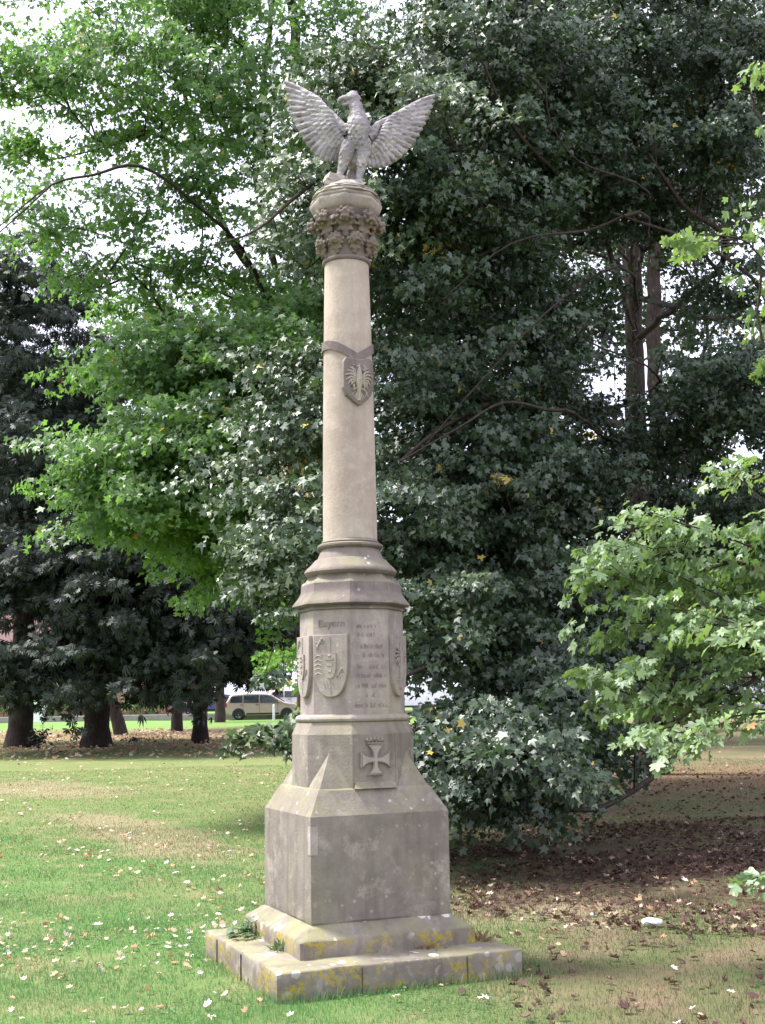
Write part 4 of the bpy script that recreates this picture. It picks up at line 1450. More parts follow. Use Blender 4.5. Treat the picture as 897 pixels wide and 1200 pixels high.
# strap looped over the shield
A_SH = A_NEAR + PI / 4
zb = zs(411)
bm = bmesh.new()
n = 96
ringA, ringB, ringC, ringD = [], [], [], []
for i in range(n):
    a_ = A_SH + 2 * PI * i / n
    da = (i / n if i <= n / 2 else i / n - 1) * 2 * PI
    dip = -0.118 * max(0, 1 - abs(da) / 1.5) ** 1.9
    hh = 0.030 + 0.012 * max(0, 1 - abs(da) / 0.35)
    for ring, dr, dz in ((ringA, 0.0, -hh), (ringB, 0.013, -hh), (ringC, 0.013, hh), (ringD, 0.0, hh)):
        z = zb + 0.012 + dip + dz
        r_ = shaft_r(z) + dr - (0.004 if dr == 0 else 0)
        ring.append(bm.verts.new((CX + r_ * math.cos(a_), CY + r_ * math.sin(a_), z)))
for A_, B_ in ((ringA, ringB), (ringB, ringC), (ringC, ringD), (ringD, ringA)):
    for i in range(n):
        bm.faces.new((A_[i], A_[(i + 1) % n], B_[(i + 1) % n], B_[i]))
obj('strap_band', bm, M['stone_mould'], mon, smooth=40)

# shield on the shaft with the displayed eagle
zt_, zp_ = zf(421.5, .17), zf(475.5, .17)
hh = zt_ - zp_
an = A_SH
nv = Vector((math.cos(an), math.sin(an), 0))
xv = Vector((-math.sin(an), math.cos(an), 0))
msh = Matrix((xv, Vector((0, 0, 1)), nv)).transposed().to_4x4()
msh.translation = Vector((CX, CY, zt_)) + nv * (shaft_r(zt_) - 0.020)
pts = [(-.104, -.02), (-.085, 0.012), (0, 0), (.085, 0.012), (.104, -.02), (.108, -hh * .3), (.106, -hh * .62), (.085, -hh * .78), (.045, -hh * .9), (0, -hh), (-.045, -hh * .9), (-.085, -hh * .78), (-.106, -hh * .62), (-.108, -hh * .3)]
bm = bmesh.new()
prism(bm, pts, msh, 0.050)
shd = obj('column_shield', bm, M['stone_mould'], mon, bevel=0.006)
bm = bmesh.new()
z = 0.050
for s_ in (-1, 1):
    for i in range(7):
        a_ = R(70 - 21 * i)
        p0 = (s_ * .020, -hh * (.36 + .02 * i))
        L = .080 - .004 * abs(i - 2)
        pt = [(p0[0], p0[1], z), (p0[0] + s_ * L * .55 * math.cos(a_), p0[1] + L * .55 * math.sin(a_), z + .008), (p0[0] + s_ * L * math.cos(a_ - .35), p0[1] + L * math.sin(a_ - .35), z)]
        tube(bm, [msh @ Vector(q) for q in pt], [.007, .0095, .003], 7)
    curl(bm, msh, s_ * .028, -hh * .20, .024, PI / 2, -s_ * 2.6, z, .007)
    tube(bm, [msh @ Vector((s_ * .01, -hh * .62, z)), msh @ Vector((s_ * .045, -hh * .68, z)), msh @ Vector((s_ * .055, -hh * .76, z))], [.008, .007, .009], 6)
    for i in range(3):
        tube(bm, [msh @ Vector((s_ * .052, -hh * .75, z)), msh @ Vector((s_ * (.04 + .016 * i), -hh * .80, z))], [.004, .003], 5)
        tube(bm, [msh @ Vector((s_ * .004, -hh * .70, z)), msh @ Vector((s_ * (.012 + .012 * i), -hh * (.90 - .03 * i), z))], [.006, .004], 6)
tube(bm, [msh @ Vector((x, -hh * t_, z)) for x, t_ in ((-.014, .17), (0, .14), (.004, .2), (0, .32), (0, .5), (0, .64), (0, .75), (0, .9))], [.005, .013, .011, .022, .027, .018, .010, .012], 9)
ball(bm, msh @ Vector((0, -hh * .45, z + .014)), (.016, .016, .016))
obj('eagle_relief', bm, M['stone_oct'], shd, smooth=60)

# --- astragal and capital
bm = bmesh.new()
za = zs(309.5)
pr = []
for i in range(13):
    a_ = -PI / 2 + PI * i / 12
    pr.append((0.150 + 0.0165 * math.cos(a_), za + 0.0165 * math.sin(a_)))
stack(bm, pr, cirxy(64))
obj('astragal_ring', bm, M['stone_mould'], mon, smooth=60)
zc0, zc1 = zs(307), zs(253)
HC = zc1 - zc0
bm = bmesh.new()
stack(bm, [(0.146, zc0 - .01), (0.148, zc0 + HC * .3), (0.16, zc0 + HC * .6), (0.185, zc0 + HC * .85), (0.20, zc1)], cirxy(48))
obj('capital_bell', bm, M['stone_cap'], mon, smooth=60)
rl = random.Random(9)
bm = bmesh.new()


def crocket(bm, an, r0, z0, r1, z1, s):
    dv = Vector((math.cos(an), math.sin(an), 0))
    tv = Vector((-math.sin(an), math.cos(an), 0))
    c = Vector((CX, CY, 0))
    p = [c + dv * (r0 - .005) + Vector((0, 0, z0)), c + dv * (r0 + .012) + Vector((0, 0, z0 + (z1 - z0) * .5)), c + dv * ((r0 + r1) / 2) + Vector((0, 0, z0 + (z1 - z0) * .9)), c + dv * r1 * .94 + Vector((0, 0, z1))]
    tube(bm, p, [s * .34, s * .38, s * .42, s * .4], 8)
    # side lobes of the leaf
    for sd_ in (-1, 1):
        for f, L in ((.25, .5), (.55, .8), (.82, 1.0)):
            q = p[0].lerp(p[1], f * 2) if f < .5 else p[1].lerp(p[2], (f - .5) * 2)
            e = q + tv * sd_ * s * L * 1.05 + dv * s * .22 + Vector((0, 0, s * .3))
            tube(bm, [q, (q + e) / 2 + dv * s * .18, e, e + dv * s * .22 - Vector((0, 0, s * .32)) + tv * sd_ * s * .1], [s * .24, s * .24, s * .22, s * .12], 7)
    # the curled knob, a bunch of small drooping lobes
    k = c + dv * r1 + Vector((0, 0, z1))
    for i in range(9):
        a_ = 2 * PI * i / 9
        o_ = tv * math.cos(a_) * s * .66 + Vector((0, 0, math.sin(a_) * s * .60)) + dv * s * rl.uniform(-.15, .12)
        ball(bm, k + o_, s * rl.uniform(.16, .25), sub=2)
    for i in range(5):
        a_ = 2 * PI * i / 5 + .3
        ball(bm, k + dv * s * .30 + tv * math.cos(a_) * s * .33 + Vector((0, 0, math.sin(a_) * s * .33 - s * .1)), s * rl.uniform(.17, .24), sub=2)
    ball(bm, k, (s * .42, s * .42, s * .42))


for k in range(8):
    an = A_NEAR + k * PI / 4 + PI / 8
    crocket(bm, an, 0.150, zc0 + HC * .38, 0.232, zs(265), 0.074)
    crocket(bm, an + PI / 8, 0.144, zc0 + .015, 0.196, zs(289), 0.056)
cap = obj('capital_crockets', bm, M['stone_cap'], mon)
remesh(cap, 0.0048, 1, .3)

# abacus (octagon) and the rocky cushion
bm = bmesh.new()
stack(bm, [(0.180, zs(256)), (0.210, zs(253)), (0.220, zs(249.5)), (0.232, zs(245)), (0.232, zs(242)), (0.222, zs(241)), (0.230, zs(239.4)), (0.221, zs(236.5)), (0.20, zs(234.5))], octxy)
weather(bm, 0.006, 12, maxlen=0.03, seed=8)
obj('abacus', bm, M['stone_oct'], mon, smooth=35)
bm = bmesh.new()
rl = random.Random(3)


def rough_ring(r_):
    out = []
    for k in range(40):
        a_ = 2 * PI * k / 40
        q = r_ * (1 + 0.05 * noise.noise(Vector((math.cos(a_) * 2.5, math.sin(a_) * 2.5, r_ * 37))))
        out.append((CX + q * math.cos(a_), CY + q * math.sin(a_)))
    return out


lay = [(0.19, 238), (0.241, 236.5), (0.236, 233.6), (0.214, 233), (0.226, 231.5), (0.215, 229.4), (0.198, 229), (0.204, 227.8), (0.184, 225.6), (0.172, 224.6), (0.158, 222.6), (0.135, 219.8), (0.10, 217.6), (0.06, 216), (0.03, 215.4)]
stack(bm, [(r_, zs(p)) for r_, p in lay], rough_ring)
weather(bm, 0.008, 9, maxlen=0.03, seed=4)
p = at(389, 211, CY - 0.10)
for dx, dy, dz, s_, rt in ((0, 0, 0, (.085, .09, .05), .5), (.05, .03, .012, (.10, .1, .045), -.2), (-.01, -.01, -.03, (.07, .07, .05), .1)):
    vs = box(bm, p + Vector((dx, dy, dz)), s_, (Matrix.Rotation(rt, 3, 'Z') @ Matrix.Rotation(.35, 3, 'Y')))
obj('rock_base', bm, M['stone_rock'], mon, smooth=38)

# ------------------------------------------------------------------ the eagle
YE = CY - 0.02


def e_(px, py, dy=0.0):
    return at(px, py, YE + dy)


bm = bmesh.new()
V3 = Vector
m_px = YE / F_PX * 1.02     # metres per photo pixel here
# torso: leaning, chest out towards the viewer
ball(bm, e_(421, 152, -.050), (m_px * 14.4, .082, m_px * 18), sub=3)
ball(bm, e_(419, 146, -.075), (m_px * 11.5, .060, m_px * 12), sub=3)
ball(bm, e_(418, 170, -.005), (m_px * 12.4, .080, m_px * 18), sub=3)
ball(bm, e_(416, 184, .010), (m_px * 12, .065, m_px * 16), sub=3)
ball(bm, e_(405, 152, -.02), (m_px * 8, .05, m_px * 8), sub=2)
ball(bm, e_(436, 156, -.02), (m_px * 7, .05, m_px * 9), sub=2)
# neck and head turned to the left
tube(bm, [e_(420, 148, -.05), e_(419.5, 138, -.055), e_(418, 128, -.055), e_(415, 120, -.05)], [m_px * 14, m_px * 11, m_px * 8.4, m_px * 7.2], 16)
ball(bm, e_(413.2, 115.6, -.05), (m_px * 9.0, .042, m_px * 7.2), Matrix.Rotation(.12, 3, 'Y'), sub=3)
ball(bm, e_(412.5, 111, -.045), (m_px * 6.8, .028, m_px * 3.2), Matrix.Rotation(.0, 3, 'Y'), sub=2)
ball(bm, e_(406, 113.6, -.06), (m_px * 4.4, .026, m_px * 2.0), Matrix.Rotation(.1, 3, 'Y'), sub=2)
# crest feathers behind the head
for q, r_ in (((418, 108.4, -.04), 2.6), ((414.5, 107.5, -.045), 2.2), ((421.5, 114, -.035), 2.8), ((423, 121, -.03), 2.6), ((425.5, 129, -.03), 2.6), ((428, 137, -.03), 3)):
    tube(bm, [e_(q[0] - 4, q[1] - 1 + 2, q[2]), e_(q[0], q[1], q[2]), e_(q[0] + 2.4, q[1] + 3.4, q[2])], [m_px * r_, m_px * r_ * .9, m_px * .8], 7)
# open hooked beak
tube(bm, [e_(409, 115.2, -.06), e_(403, 115.0, -.068), e_(398.4, 116.2, -.074), e_(396.2, 118.6, -.076)], [m_px * 4.8, m_px * 3.6, m_px * 2.5, m_px * 1.0], 10)
tube(bm, [e_(410, 120.6, -.058), e_(405, 122.0, -.064), e_(400.8, 122.2, -.068)], [m_px * 3.2, m_px * 2.0, m_px * .9], 8)
# thighs, shanks, toes
tube(bm, [e_(410, 168, -.055), e_(405.5, 182, -.065), e_(402, 194, -.05), e_(398.8, 203, -.045), e_(397, 208, -.05)], [m_px * 9.6, m_px * 8.8, m_px * 6.0, m_px * 4.2, m_px * 3.8], 14)
tube(bm, [e_(427, 166, -.045), e_(425.5, 182, -.052), e_(424, 196, -.04), e_(421.5, 206, -.045), e_(421, 211, -.05)], [m_px * 9.4, m_px * 8.4, m_px * 5.8, m_px * 4.0, m_px * 3.7], 14)
for fx, fy in ((397, 208), (421, 212)):
    for dx, dyy, dd in ((-7, 2.5, -.075), (-2, 4.5, -.10), (4, 3.5, -.085), (2, 0, .03)):
        tube(bm, [e_(fx, fy, -.05), e_(fx + dx * .5, fy + dyy * .3 - 1, -.05 + (dd + .05) * .5), e_(fx + dx, fy + dyy, dd), e_(fx + dx * 1.2, fy + dyy + 3, dd - .012)], [m_px * 2.4, m_px * 2.3, m_px * 1.9, m_px * .9], 7)
# long tail fan reaching the rock between the legs
for i in range(5):
    x = 407 + i * 3.6
    tube(bm, [e_(416, 178, .05), e_((x + 416) / 2 + 1, 196, .055 + .006 * (i % 2)), e_(x, 214, .05 + .008 * (i % 2))], [m_px * 5, m_px * 4.2, m_px * 3.4], 8, flat=(V3((0, 1, 0)), .5))
for (x0, y0, x1, y1) in ((410, 166, 402, 194), (427, 166, 424, 196)):
    for i in range(26):
        f = i / 26
        a_ = i * 2.4
        r_ = m_px * (10 - 4.5 * f)
        ball(bm, e_(x0 + (x1 - x0) * f, y0 + (y1 - y0) * f, -.055) + V3((math.sin(a_) * r_ * .85, -abs(math.cos(a_)) * r_ * .9, 0)), (m_px * 2.2, m_px * 1.3, m_px * 3.6), sub=2)
# breast feathers: rows of little overlapping scales
rl = random.Random(12)
for row in range(9):
    py = 139 + row * 4.2
    hwid = 9.5 + 3.2 * math.sin(PI * min(1, row / 5.5))
    for i in range(6):
        f = (i + .5 * (row % 2)) / 5.5 * 2 - 1
        if abs(f) > 1:
            continue
        dep = -.130 + .062 * abs(f) ** 2 + .0062 * max(0, row - 2) * 1.2 + (.018 if row < 1 else 0)
        ball(bm, e_(420 - row * .3 + f * hwid * 1.15, py, dep + .004), (m_px * 2.4, .0085, m_px * 3.3), Matrix.Rotation(-.35, 3, 'X'), sub=2)
eagle = obj('eagle', bm, M['stone_eagle'], mon)
remesh(eagle, 0.0046, 2, .45)
eagle['label'] = 'weathered stone eagle with head turned left and both wings raised'


def feather(bm, p0, p1, w, dep, th, out, bow=0.0, side=1):
    """broad flat blade from p0 to p1 with rounded tip, a shallow spine and thickness th"""
    d = (p1 - p0)
    L = d.length
    d.normalize()
    y = V3((0, 1, 0))
    s_ = d.cross(y).normalized()
    n_ = s_.cross(d).normalized()
    if n_.y > 0:
        n_ = -n_
    N = 9
    prof_ = [(0, .45), (.15, .7), (.35, .95), (.55, 1.0), (.72, 1.0), (.86, .95), (.94, .80), (.985, .55), (1.0, .3)]
    rings = []
    for f, ww in prof_:
        c = p0 + d * L * f + s_ * side * bow * L * math.sin(PI * f) * .6 + n_ * (dep + .010 * math.sin(PI * f))
        hw_ = w * ww / 2
        ring = [c - s_ * hw_, c - s_ * hw_ * .5 + n_ * th * 1.25, c + n_ * th * 1.8, c + s_ * hw_ * .5 + n_ * th * 1.25, c + s_ * hw_, c + s_ * hw_ * .5 - n_ * th, c - s_ * hw_ * .5 - n_ * th]
        rings.append([bm.verts.new(x) for x in ring])
    k = 7
    for a, b in zip(rings, rings[1:]):
        for i in range(k):
            bm.faces.new((a[i], a[(i + 1) % k], b[(i + 1) % k], b[i]))
    bm.faces.new(rings[0][::-1])
    bm.faces.new(rings[-1])


def wing(lead, tips, bases, back, side):
    """lead: shoulder..wrist..tip in pixels with depth; tips: ends of the flight feathers"""
    bm = bmesh.new()
    n = len(tips)
    # web of stone that joins everything behind the feathers
    up = [e_(x, y, dy + .012) for x, y, dy in bases]
    dn = [e_(bx + (tx - bx) * .965, by + (ty - by) * .965, tdy + .006) for (bx, by, bdy), (tx, ty, tdy) in zip(bases, tips)]
    fv = [[bm.verts.new(p + V3((0, o_, 0))) for p in pts_] for pts_ in (up, dn) for o_ in (-.010, .012)]
    u0, u1, d0, d1 = fv
    for i in range(n - 1):
        bm.faces.new((u0[i], u0[i + 1], d0[i + 1], d0[i]))
        bm.faces.new((u1[i], d1[i], d1[i + 1], u1[i + 1]))
        bm.faces.new((u0[i], u1[i], u1[i + 1], u0[i + 1]))
        bm.faces.new((d0[i], d0[i + 1], d1[i + 1], d1[i]))
    bm.faces.new((u0[0], d0[0], d1[0], u1[0]))
    bm.faces.new((u0[-1], u1[-1], d1[-1], d0[-1]))
    # flight feathers
    for q in range(18):
        f = q / 17 * (n - 1)
        i = min(int(f), n - 2)
        g = f - i
        b_ = e_(*[bases[i][c] * (1 - g) + bases[i + 1][c] * g for c in range(3)])
        t_ = e_(*[tips[i][c] * (1 - g) + tips[i + 1][c] * g for c in range(3)])
        feather(bm, b_, t_, m_px * 7.6, .004 + .002 * (q % 2), .0085, 0, .05, side)
    # greater, middle and lesser coverts lie over them towards the viewer
    for frac, dep, w, rows_, off in ((.56, .021, 7.6, 16, .0), (.38, .034, 6.8, 14, .5), (.24, .044, 6, 12, .2)):
        for j in range(rows_):
            f = (j + off) / rows_ * (n - 1)
            i = min(int(f), n - 2)
            g = f - i
            bp = [bases[i][c] * (1 - g) + bases[i + 1][c] * g for c in range(3)]
            tp = [tips[i][c] * (1 - g) + tips[i + 1][c] * g for c in range(3)]
            fr_ = frac * (1 + .05 * math.sin(j * 2.1))
            ep = [bp[c] + (tp[c] - bp[c]) * fr_ for c in range(3)]
            feather(bm, e_(*bp), e_(*ep), m_px * w, dep, .007, 0, .04, side)
    # arm: thick rounded leading edge
    L = [e_(x, y, dy) for x, y, dy, r_ in lead]
    tube(bm, L, [m_px * r_ for x, y, dy, r_ in lead], 12)
    # soft lumps of small feathers on the arm
    for k in range(len(lead) * 5):
        f = k / (len(lead) * 5) * (len(lead) - 1.4)
        i = int(f)
        g = f - i
        c = L[i].lerp(L[i + 1], g)
        rr = m_px * (lead[i][3] * (1 - g) + lead[i + 1][3] * g)
        cen = e_(*[sum(b[q] for b in bases) / n for q in range(3)])
        inward = (cen - c)
        inward.normalize()
        ball(bm, c + inward * rr * .6 + V3((0, -rr * .5, 0)), (rr * .62, rr * .5, rr * .62), sub=2)
    w_ = obj('wing', bm, M['stone_eagle'], eagle)
    remesh(w_, 0.0031, 1, .2)
    return w_


# wing raised on the left
TL = [(333.5, 96.5, .05), (334.8, 107, .045), (337, 118, .04), (339.8, 129, .03), (343.2, 140, .02), (347.5, 150.5, .01), (353, 161, 0), (359.5, 171, -.005), (366.5, 180, -.01), (374, 186.5, -.01), (382.5, 189.5, -.01), (390.5, 189.5, 0), (397, 187, .0)]
BL = [(378, 122, .01), (383, 127, .0), (387, 131, -.01), (390, 135, -.01), (391, 139, -.01), (392, 143, -.01), (393, 147, -.015), (395, 150, -.015), (397, 153, -.015), (399, 156, -.015), (401, 160, -.01), (403, 164, -.01), (406, 168, 0)]
wing([(408, 155, -.03, 8), (400, 149, -.03, 6.5), (394.5, 142, -.02, 6), (392, 137.2, -.01, 4.6), (381, 127.5, 0, 4.0), (366, 117.5, .015, 3.6), (350, 105.5, .03, 3.1), (335, 96.5, .05, 1.6)], TL, BL, 0, -1)
# wing raised on the right, a little foreshortened
TR = [(509.5, 112.5, .14), (508.5, 121, .13), (505, 130.5, .12), (501, 140, .11), (496.5, 150, .10), (491, 160, .085), (485, 169.5, .07), (477.5, 178.5, .055), (469, 186.5, .04), (459.5, 193, .03), (449.5, 196.5, .02), (440, 197.5, .01), (433, 195.5, .0)]
BR = [(457, 142, .04), (452, 145, .03), (449, 148, .02), (447, 151, .01), (445.5, 154, .0), (444, 157, -.005), (442.5, 160, -.01), (441, 163, -.01), (439, 166, -.01), (437, 169, -.01), (435, 172, -.005), (433, 175, .0), (430, 178, .0)]
wing([(432, 160, -.03, 8), (437, 157, -.03, 6.2), (440, 151, -.02, 5.4), (443.5, 146.2, -.005, 4.6), (455, 140.6, .02, 4.2), (470, 133.5, .06, 3.7), (488, 124.5, .10, 3.2), (508.5, 112.5, .14, 1.5)], TR, BR, 0, 1)


# ================================================================== plants on the steps
def step_plant(name, label, pos_, n, h, w, mat, seed, kind='broad'):
    rng = np.random.RandomState(seed)
    root = empty(name, tuple(pos_))
    tag(root, label, 'weed')
    p0 = np.array(pos_)
    if kind == 'broad':
        a = rng.uniform(0, 2 * PI, n)
        r_ = rng.uniform(.1, 1, n) * w
        C = p0 + np.stack([np.cos(a) * r_, np.sin(a) * r_, rng.uniform(.2, 1, n) * h * (1.15 - r_ / w * .7)], -1)
        Hd = np.stack([np.cos(a), np.sin(a), rng.uniform(-.3, .4, n)], -1)
        Nn = np.stack([np.cos(a) * .4, np.sin(a) * .4 - .3, np.ones(n)], -1) + rng.normal(0, .3, (n, 3))
        link_mesh('leaves', leaves_mesh('leaves', C, Hd, Nn, rng.uniform(.5, 1.2, n) * .040, T_MAPLE, rng.uniform(0, .9, n)), mat, root)
        V, Fc = grow(p0, [tuple(p0), tuple(p0 + np.array([0, 0, .01]))], [.003, .003], [], C, rng, min_r=.0011)
        link_mesh('stems', mesh_np('stems', V, Fc), mat, root)
    else:
        a = rng.uniform(0, 2 * PI, n)
        C = p0 + np.stack([rng.normal(0, w * .3, n), rng.normal(0, w * .3, n), np.zeros(n)], -1)
        tilt = rng.uniform(.1, 1.0 if kind == 'tuft' else 1.5, n)
        Hd = np.stack([np.cos(a) * np.sin(tilt), np.sin(a) * np.sin(tilt), np.cos(tilt)], -1)
        Nn = np.stack([-np.cos(a) * np.cos(tilt), -np.sin(a) * np.cos(tilt), np.sin(tilt)], -1) + rng.normal(0, .2, (n, 3))
        tm = fan_template([(0, 0), (.035, .3), (.03, .7), (0, 1), (-.03, .7), (-.035, .3)], .25, 0) if kind == 'dry' else fan_template([(0, 0), (.07, .3), (.08, .6), (0, 1), (-.08, .6), (-.07, .3)], .3, 0)
        link_mesh('leaves', leaves_mesh('leaves', C, Hd, Nn, rng.uniform(.5, 1.1, n) * h, tm, rng.uniform(0, .9, n)), mat, root)
    return root


def on_plane(px, py, z):
    d = CM @ Vector(((px - 448.5) / F_PX, -(py - 600.0) / F_PX, -1.0))
    t = (z - EYE) / d.z
    return Vector((d.x * t, d.y * t, z))


M['weed'] = leaf_mat('weed_leaf', [(0, (0.06, 0.12, 0.04)), (1, (0.13, 0.22, 0.08))], (0.15, 0.3, 0.05), .5, .4)
M['weed_grey'] = leaf_mat('grey_weed_leaf', [(0, (0.10, 0.15, 0.08)), (1, (0.19, 0.24, 0.14))], (0.15, 0.25, 0.08), .6, .3)
M['dry'] = leaf_mat('dry_grass', [(0, (0.24, 0.15, 0.08)), (1, (0.45, 0.32, 0.2))], (0.4, 0.25, 0.12), .8, .2)
step_plant('broadleaf_weed', 'broad leaved green weed growing on the left side of the bottom step', on_plane(294, 1099, .16), 90, .13, .14, M['weed'], 91)
step_plant('tufted_weed', 'grey green tufted weed near the front corner of the bottom step', on_plane(333, 1116, .16), 110, .10, .09, M['weed_grey'], 92, 'tuft')
step_plant('dry_grass_tuft', 'dry straw tuft on the bottom step, nearer the middle of the front side', on_plane(500, 1113, .16), 150, .09, .12, M['dry'], 93, 'dry')
step_plant('dry_grass_tuft', 'dry straw tuft on the bottom step, nearer its right end', on_plane(556, 1103, .16), 150, .08, .16, M['dry'], 94, 'dry')
step_plant('tufted_weed', 'tiny green weed on the bottom step between two dry tufts', on_plane(524, 1110, .16), 26, .035, .05, M['weed'], 95, 'tuft')

# ================================================================== fallen leaves
def leaf_tmpl_mesh(name, tmpl, size, r):
    tv, tf = tmpl
    return mesh_np(name, tv * size, tf, np.full(len(tf), r))


LIT = [leaf_tmpl_mesh('fallen_leaf', T_DRY, 0.027, r) for r in (.15, .35, .5, .62, .75, .85, .95, 1.0)]
for me in LIT:
    me.materials.append(M['litter'])


def in_plinth(x, y):
    dx, dy = x - CX, y - CY
    a = A_NEAR + PI / 4
    return (abs(dx * math.cos(a) + dy * math.sin(a)) < .80) & (abs(-dx * math.sin(a) + dy * math.cos(a)) < .80)


rng = np.random.RandomState(404)
# density: many on the left lawn 9-16 m, some on the right foreground
pts = []
while len(pts) < 300:
    y = math.sqrt(rng.uniform(5.1 ** 2, 10.0 ** 2))
    x = rng.uniform(-.33, .33) * y
    left = x < -0.4
    dens = (0.07 if y < 6.6 else 0.35 if y < 8 else 1.0) if left else (0.16 if y < 8.5 else 0.3)
    if x < -.3 * y + .0:
        dens *= 1.1
    cl = .55 + .45 * math.sin(x * 2.2 + 1) * math.sin(y * 1.7)
    if rng.rand() < dens * cl and not in_plinth(x, y):
        pts.append((x, y))
for k, (x, y) in enumerate(pts):
    o = bpy.data.objects.new('fallen_leaf', LIT[min(7, int(abs(rng.normal(.55, .28)) * 8)) if x < -.3 else rng.randint(0, 7)])
    COL.objects.link(o)
    s = rng.uniform(.65, 1.5)
    o.scale = (s, s, s)
    o.location = (x, y, float(tz(x, y)) + .020 + .01 * rng.rand())
    o.rotation_euler = (rng.normal(0, .4), rng.normal(0, .4), rng.uniform(0, 6.28))
    tag(o, 'pale dry leaf fallen on the near lawn around the monument', 'leaf', 'dry leaves fallen on the near lawn')


def scatter_litter(name, label, n, fn, mat, size, seed, lift=.018):
    rng = np.random.RandomState(seed)
    x, y = fn(rng, n)
    keep = ~in_plinth(x, y)
    x, y = x[keep], y[keep]
    n = len(x)
    C = np.stack([x, y, tz(x, y) + lift * rng.uniform(.6, 1.4, n)], -1)
    a = rng.uniform(0, 2 * PI, n)
    Hd = np.stack([np.cos(a), np.sin(a), rng.normal(0, .25, n)], -1)
    Nn = np.stack([rng.normal(0, .4, n), rng.normal(0, .4, n), np.ones(n)], -1)
    me = leaves_mesh(name, C, Hd, Nn, size * rng.uniform(.5, 1.5, n), T_DRY, np.clip(rng.normal(.55, .25, n), 0, 1))
    tag(link_mesh(name, me, mat), label, 'leaf litter', kind='stuff')


def f_left(rng, n):
    y = np.sqrt(rng.uniform(8.0 ** 2, 34 ** 2, n))
    x = rng.uniform(-.36, .36, n) * y
    cl = .5 + .5 * np.sin(x * .9 + 1) * np.sin(y * .7) + .4 * np.sin(x * 3.1) * np.sin(y * 2.3 + 1)
    band = np.exp(-((y - 11.5 + 0.35 * (x + 2)) / 2.8) ** 2)
    k = rng.rand(n) < np.clip(cl, .08, 1) * (.25 + .75 * band) * np.where(x < 0, 1, .35)
    return x[k], y[k]


def f_right(rng, n):
    a = rng.uniform(0, 2 * PI, n)
    r_ = np.sqrt(rng.uniform(0, 1.25, n))
    x, y = 5.9 + 6.1 * r_ * np.cos(a), 12.5 + 3.9 * r_ * np.sin(a)
    cl = .55 + .5 * np.sin(x * 1.3 + 1) * np.sin(y * 1.9) + .4 * np.sin(x * 3.7) * np.sin(y * 4.3 + 2)
    k = (np.abs(x) < .37 * y) & (y > 7.5) & (rng.rand(n) < np.clip(cl, .12, 1))
    return x[k], y[k]


def f_right2(rng, n):
    y = np.sqrt(rng.uniform(5.4 ** 2, 26 ** 2, n))
    x = rng.uniform(0.05, .36, n) * y
    k = rng.rand(n) < .6 + .4 * np.sin(x * 2.1) * np.sin(y * 1.9)
    return x[k], y[k]


def f_far(rng, n):
    y = rng.uniform(34, 60, n)
    x = rng.uniform(-.36, .2, n) * y
    return x, y


scatter_litter('leaf_litter', 'scatter of pale dry leaves across the left lawn farther back', 15000, f_left, M['litter'], .034, 1, .022)
scatter_litter('leaf_litter', 'dense brown leaf litter in the shade under the big sycamore', 30000, f_right, M['litter_brown'], .032, 2, .010)
scatter_litter('leaf_litter', 'thin scatter of tan leaves on the worn grass right of the plinth', 4500, f_right2, M['litter_brown'], .034, 3, .02)
scatter_litter('leaf_litter', 'brown and orange leaves under the dark chestnut trees', 6000, f_far, M['litter'], .075, 4, .03)

# crumpled white paper litter
bm = bmesh.new()
q = g3(752, 9.2)
ball(bm, (0, 0, 0), (.075, .05, .032), sub=3)
for v in bm.verts:
    nn_ = noise.noise(v.co * 28)
    v.co += v.co.normalized() * .016 * nn_
    v.co.z = max(v.co.z, -.02)
bmesh.ops.transform(bm, matrix=Matrix.Translation((q[0], q[1], q[2] + .035)), verts=bm.verts)
tag(obj('crumpled_paper', bm, simple('white_paper', (.8, .8, .8), .7), None, origin=q), 'crumpled white paper bag lying on the brown litter right of the monument', 'litter')

# ================================================================== far side: road, kerb, cars, houses
YR = 82.0


def strip(name, y0, y1, lift, mat, x0=-220, x1=220, thick=None):
    xs = np.arange(x0, x1 + 1, 4.0)
    if thick is None:
        V = np.concatenate([np.stack([xs, np.full_like(xs, y0), tz(xs, np.full_like(xs, y0)) * 0 + lift], -1), np.stack([xs, np.full_like(xs, y1), xs * 0 + lift], -1)])
        n = len(xs)
        i = np.arange(n - 1)
        Fc = np.stack([i, i + 1, n + i + 1, n + i], -1)
        return link_mesh(name, mesh_np(name, V, Fc), mat)


zr = float(tz(0, YR + 4)) + 0.10
asph = simple('asphalt', (0.075, 0.075, 0.08), .9, .2, nscale=3)
pav = simple('paving', (0.30, 0.28, 0.26), .9, .2, nscale=3)
kst = simple('kerb_stone', (0.38, 0.36, 0.34), .9, .2, nscale=3)
for nm, y0, y1, zz, mt in (('pavement', 78.6, 81.2, zr + .11, pav), ('road', 81.35, 88.5, zr, asph), ('far_pavement', 88.65, 91, zr + .11, pav)):
    bm = bmesh.new()
    box(bm, (0, (y0 + y1) / 2, zz - .6), (440, y1 - y0, 1.2))
    tag(obj(nm, bm, mt), kind='structure')
for y0, y1, sfx in ((81.2, 81.35, 0), (88.5, 88.65, 1)):
    bm = bmesh.new()
    box(bm, (0, (y0 + y1) / 2, zr + .115 - .6), (440, y1 - y0, 1.2))
    tag(obj('kerb', bm, kst), kind='structure')
bm = bmesh.new()
for i in range(-36, 37):
    box(bm, (i * 6.0, 84.9, zr + .002), (2.4, .12, .006))
tag(obj('road_marking', bm, simple('road_paint', (.75, .75, .72), .7)), kind='structure')

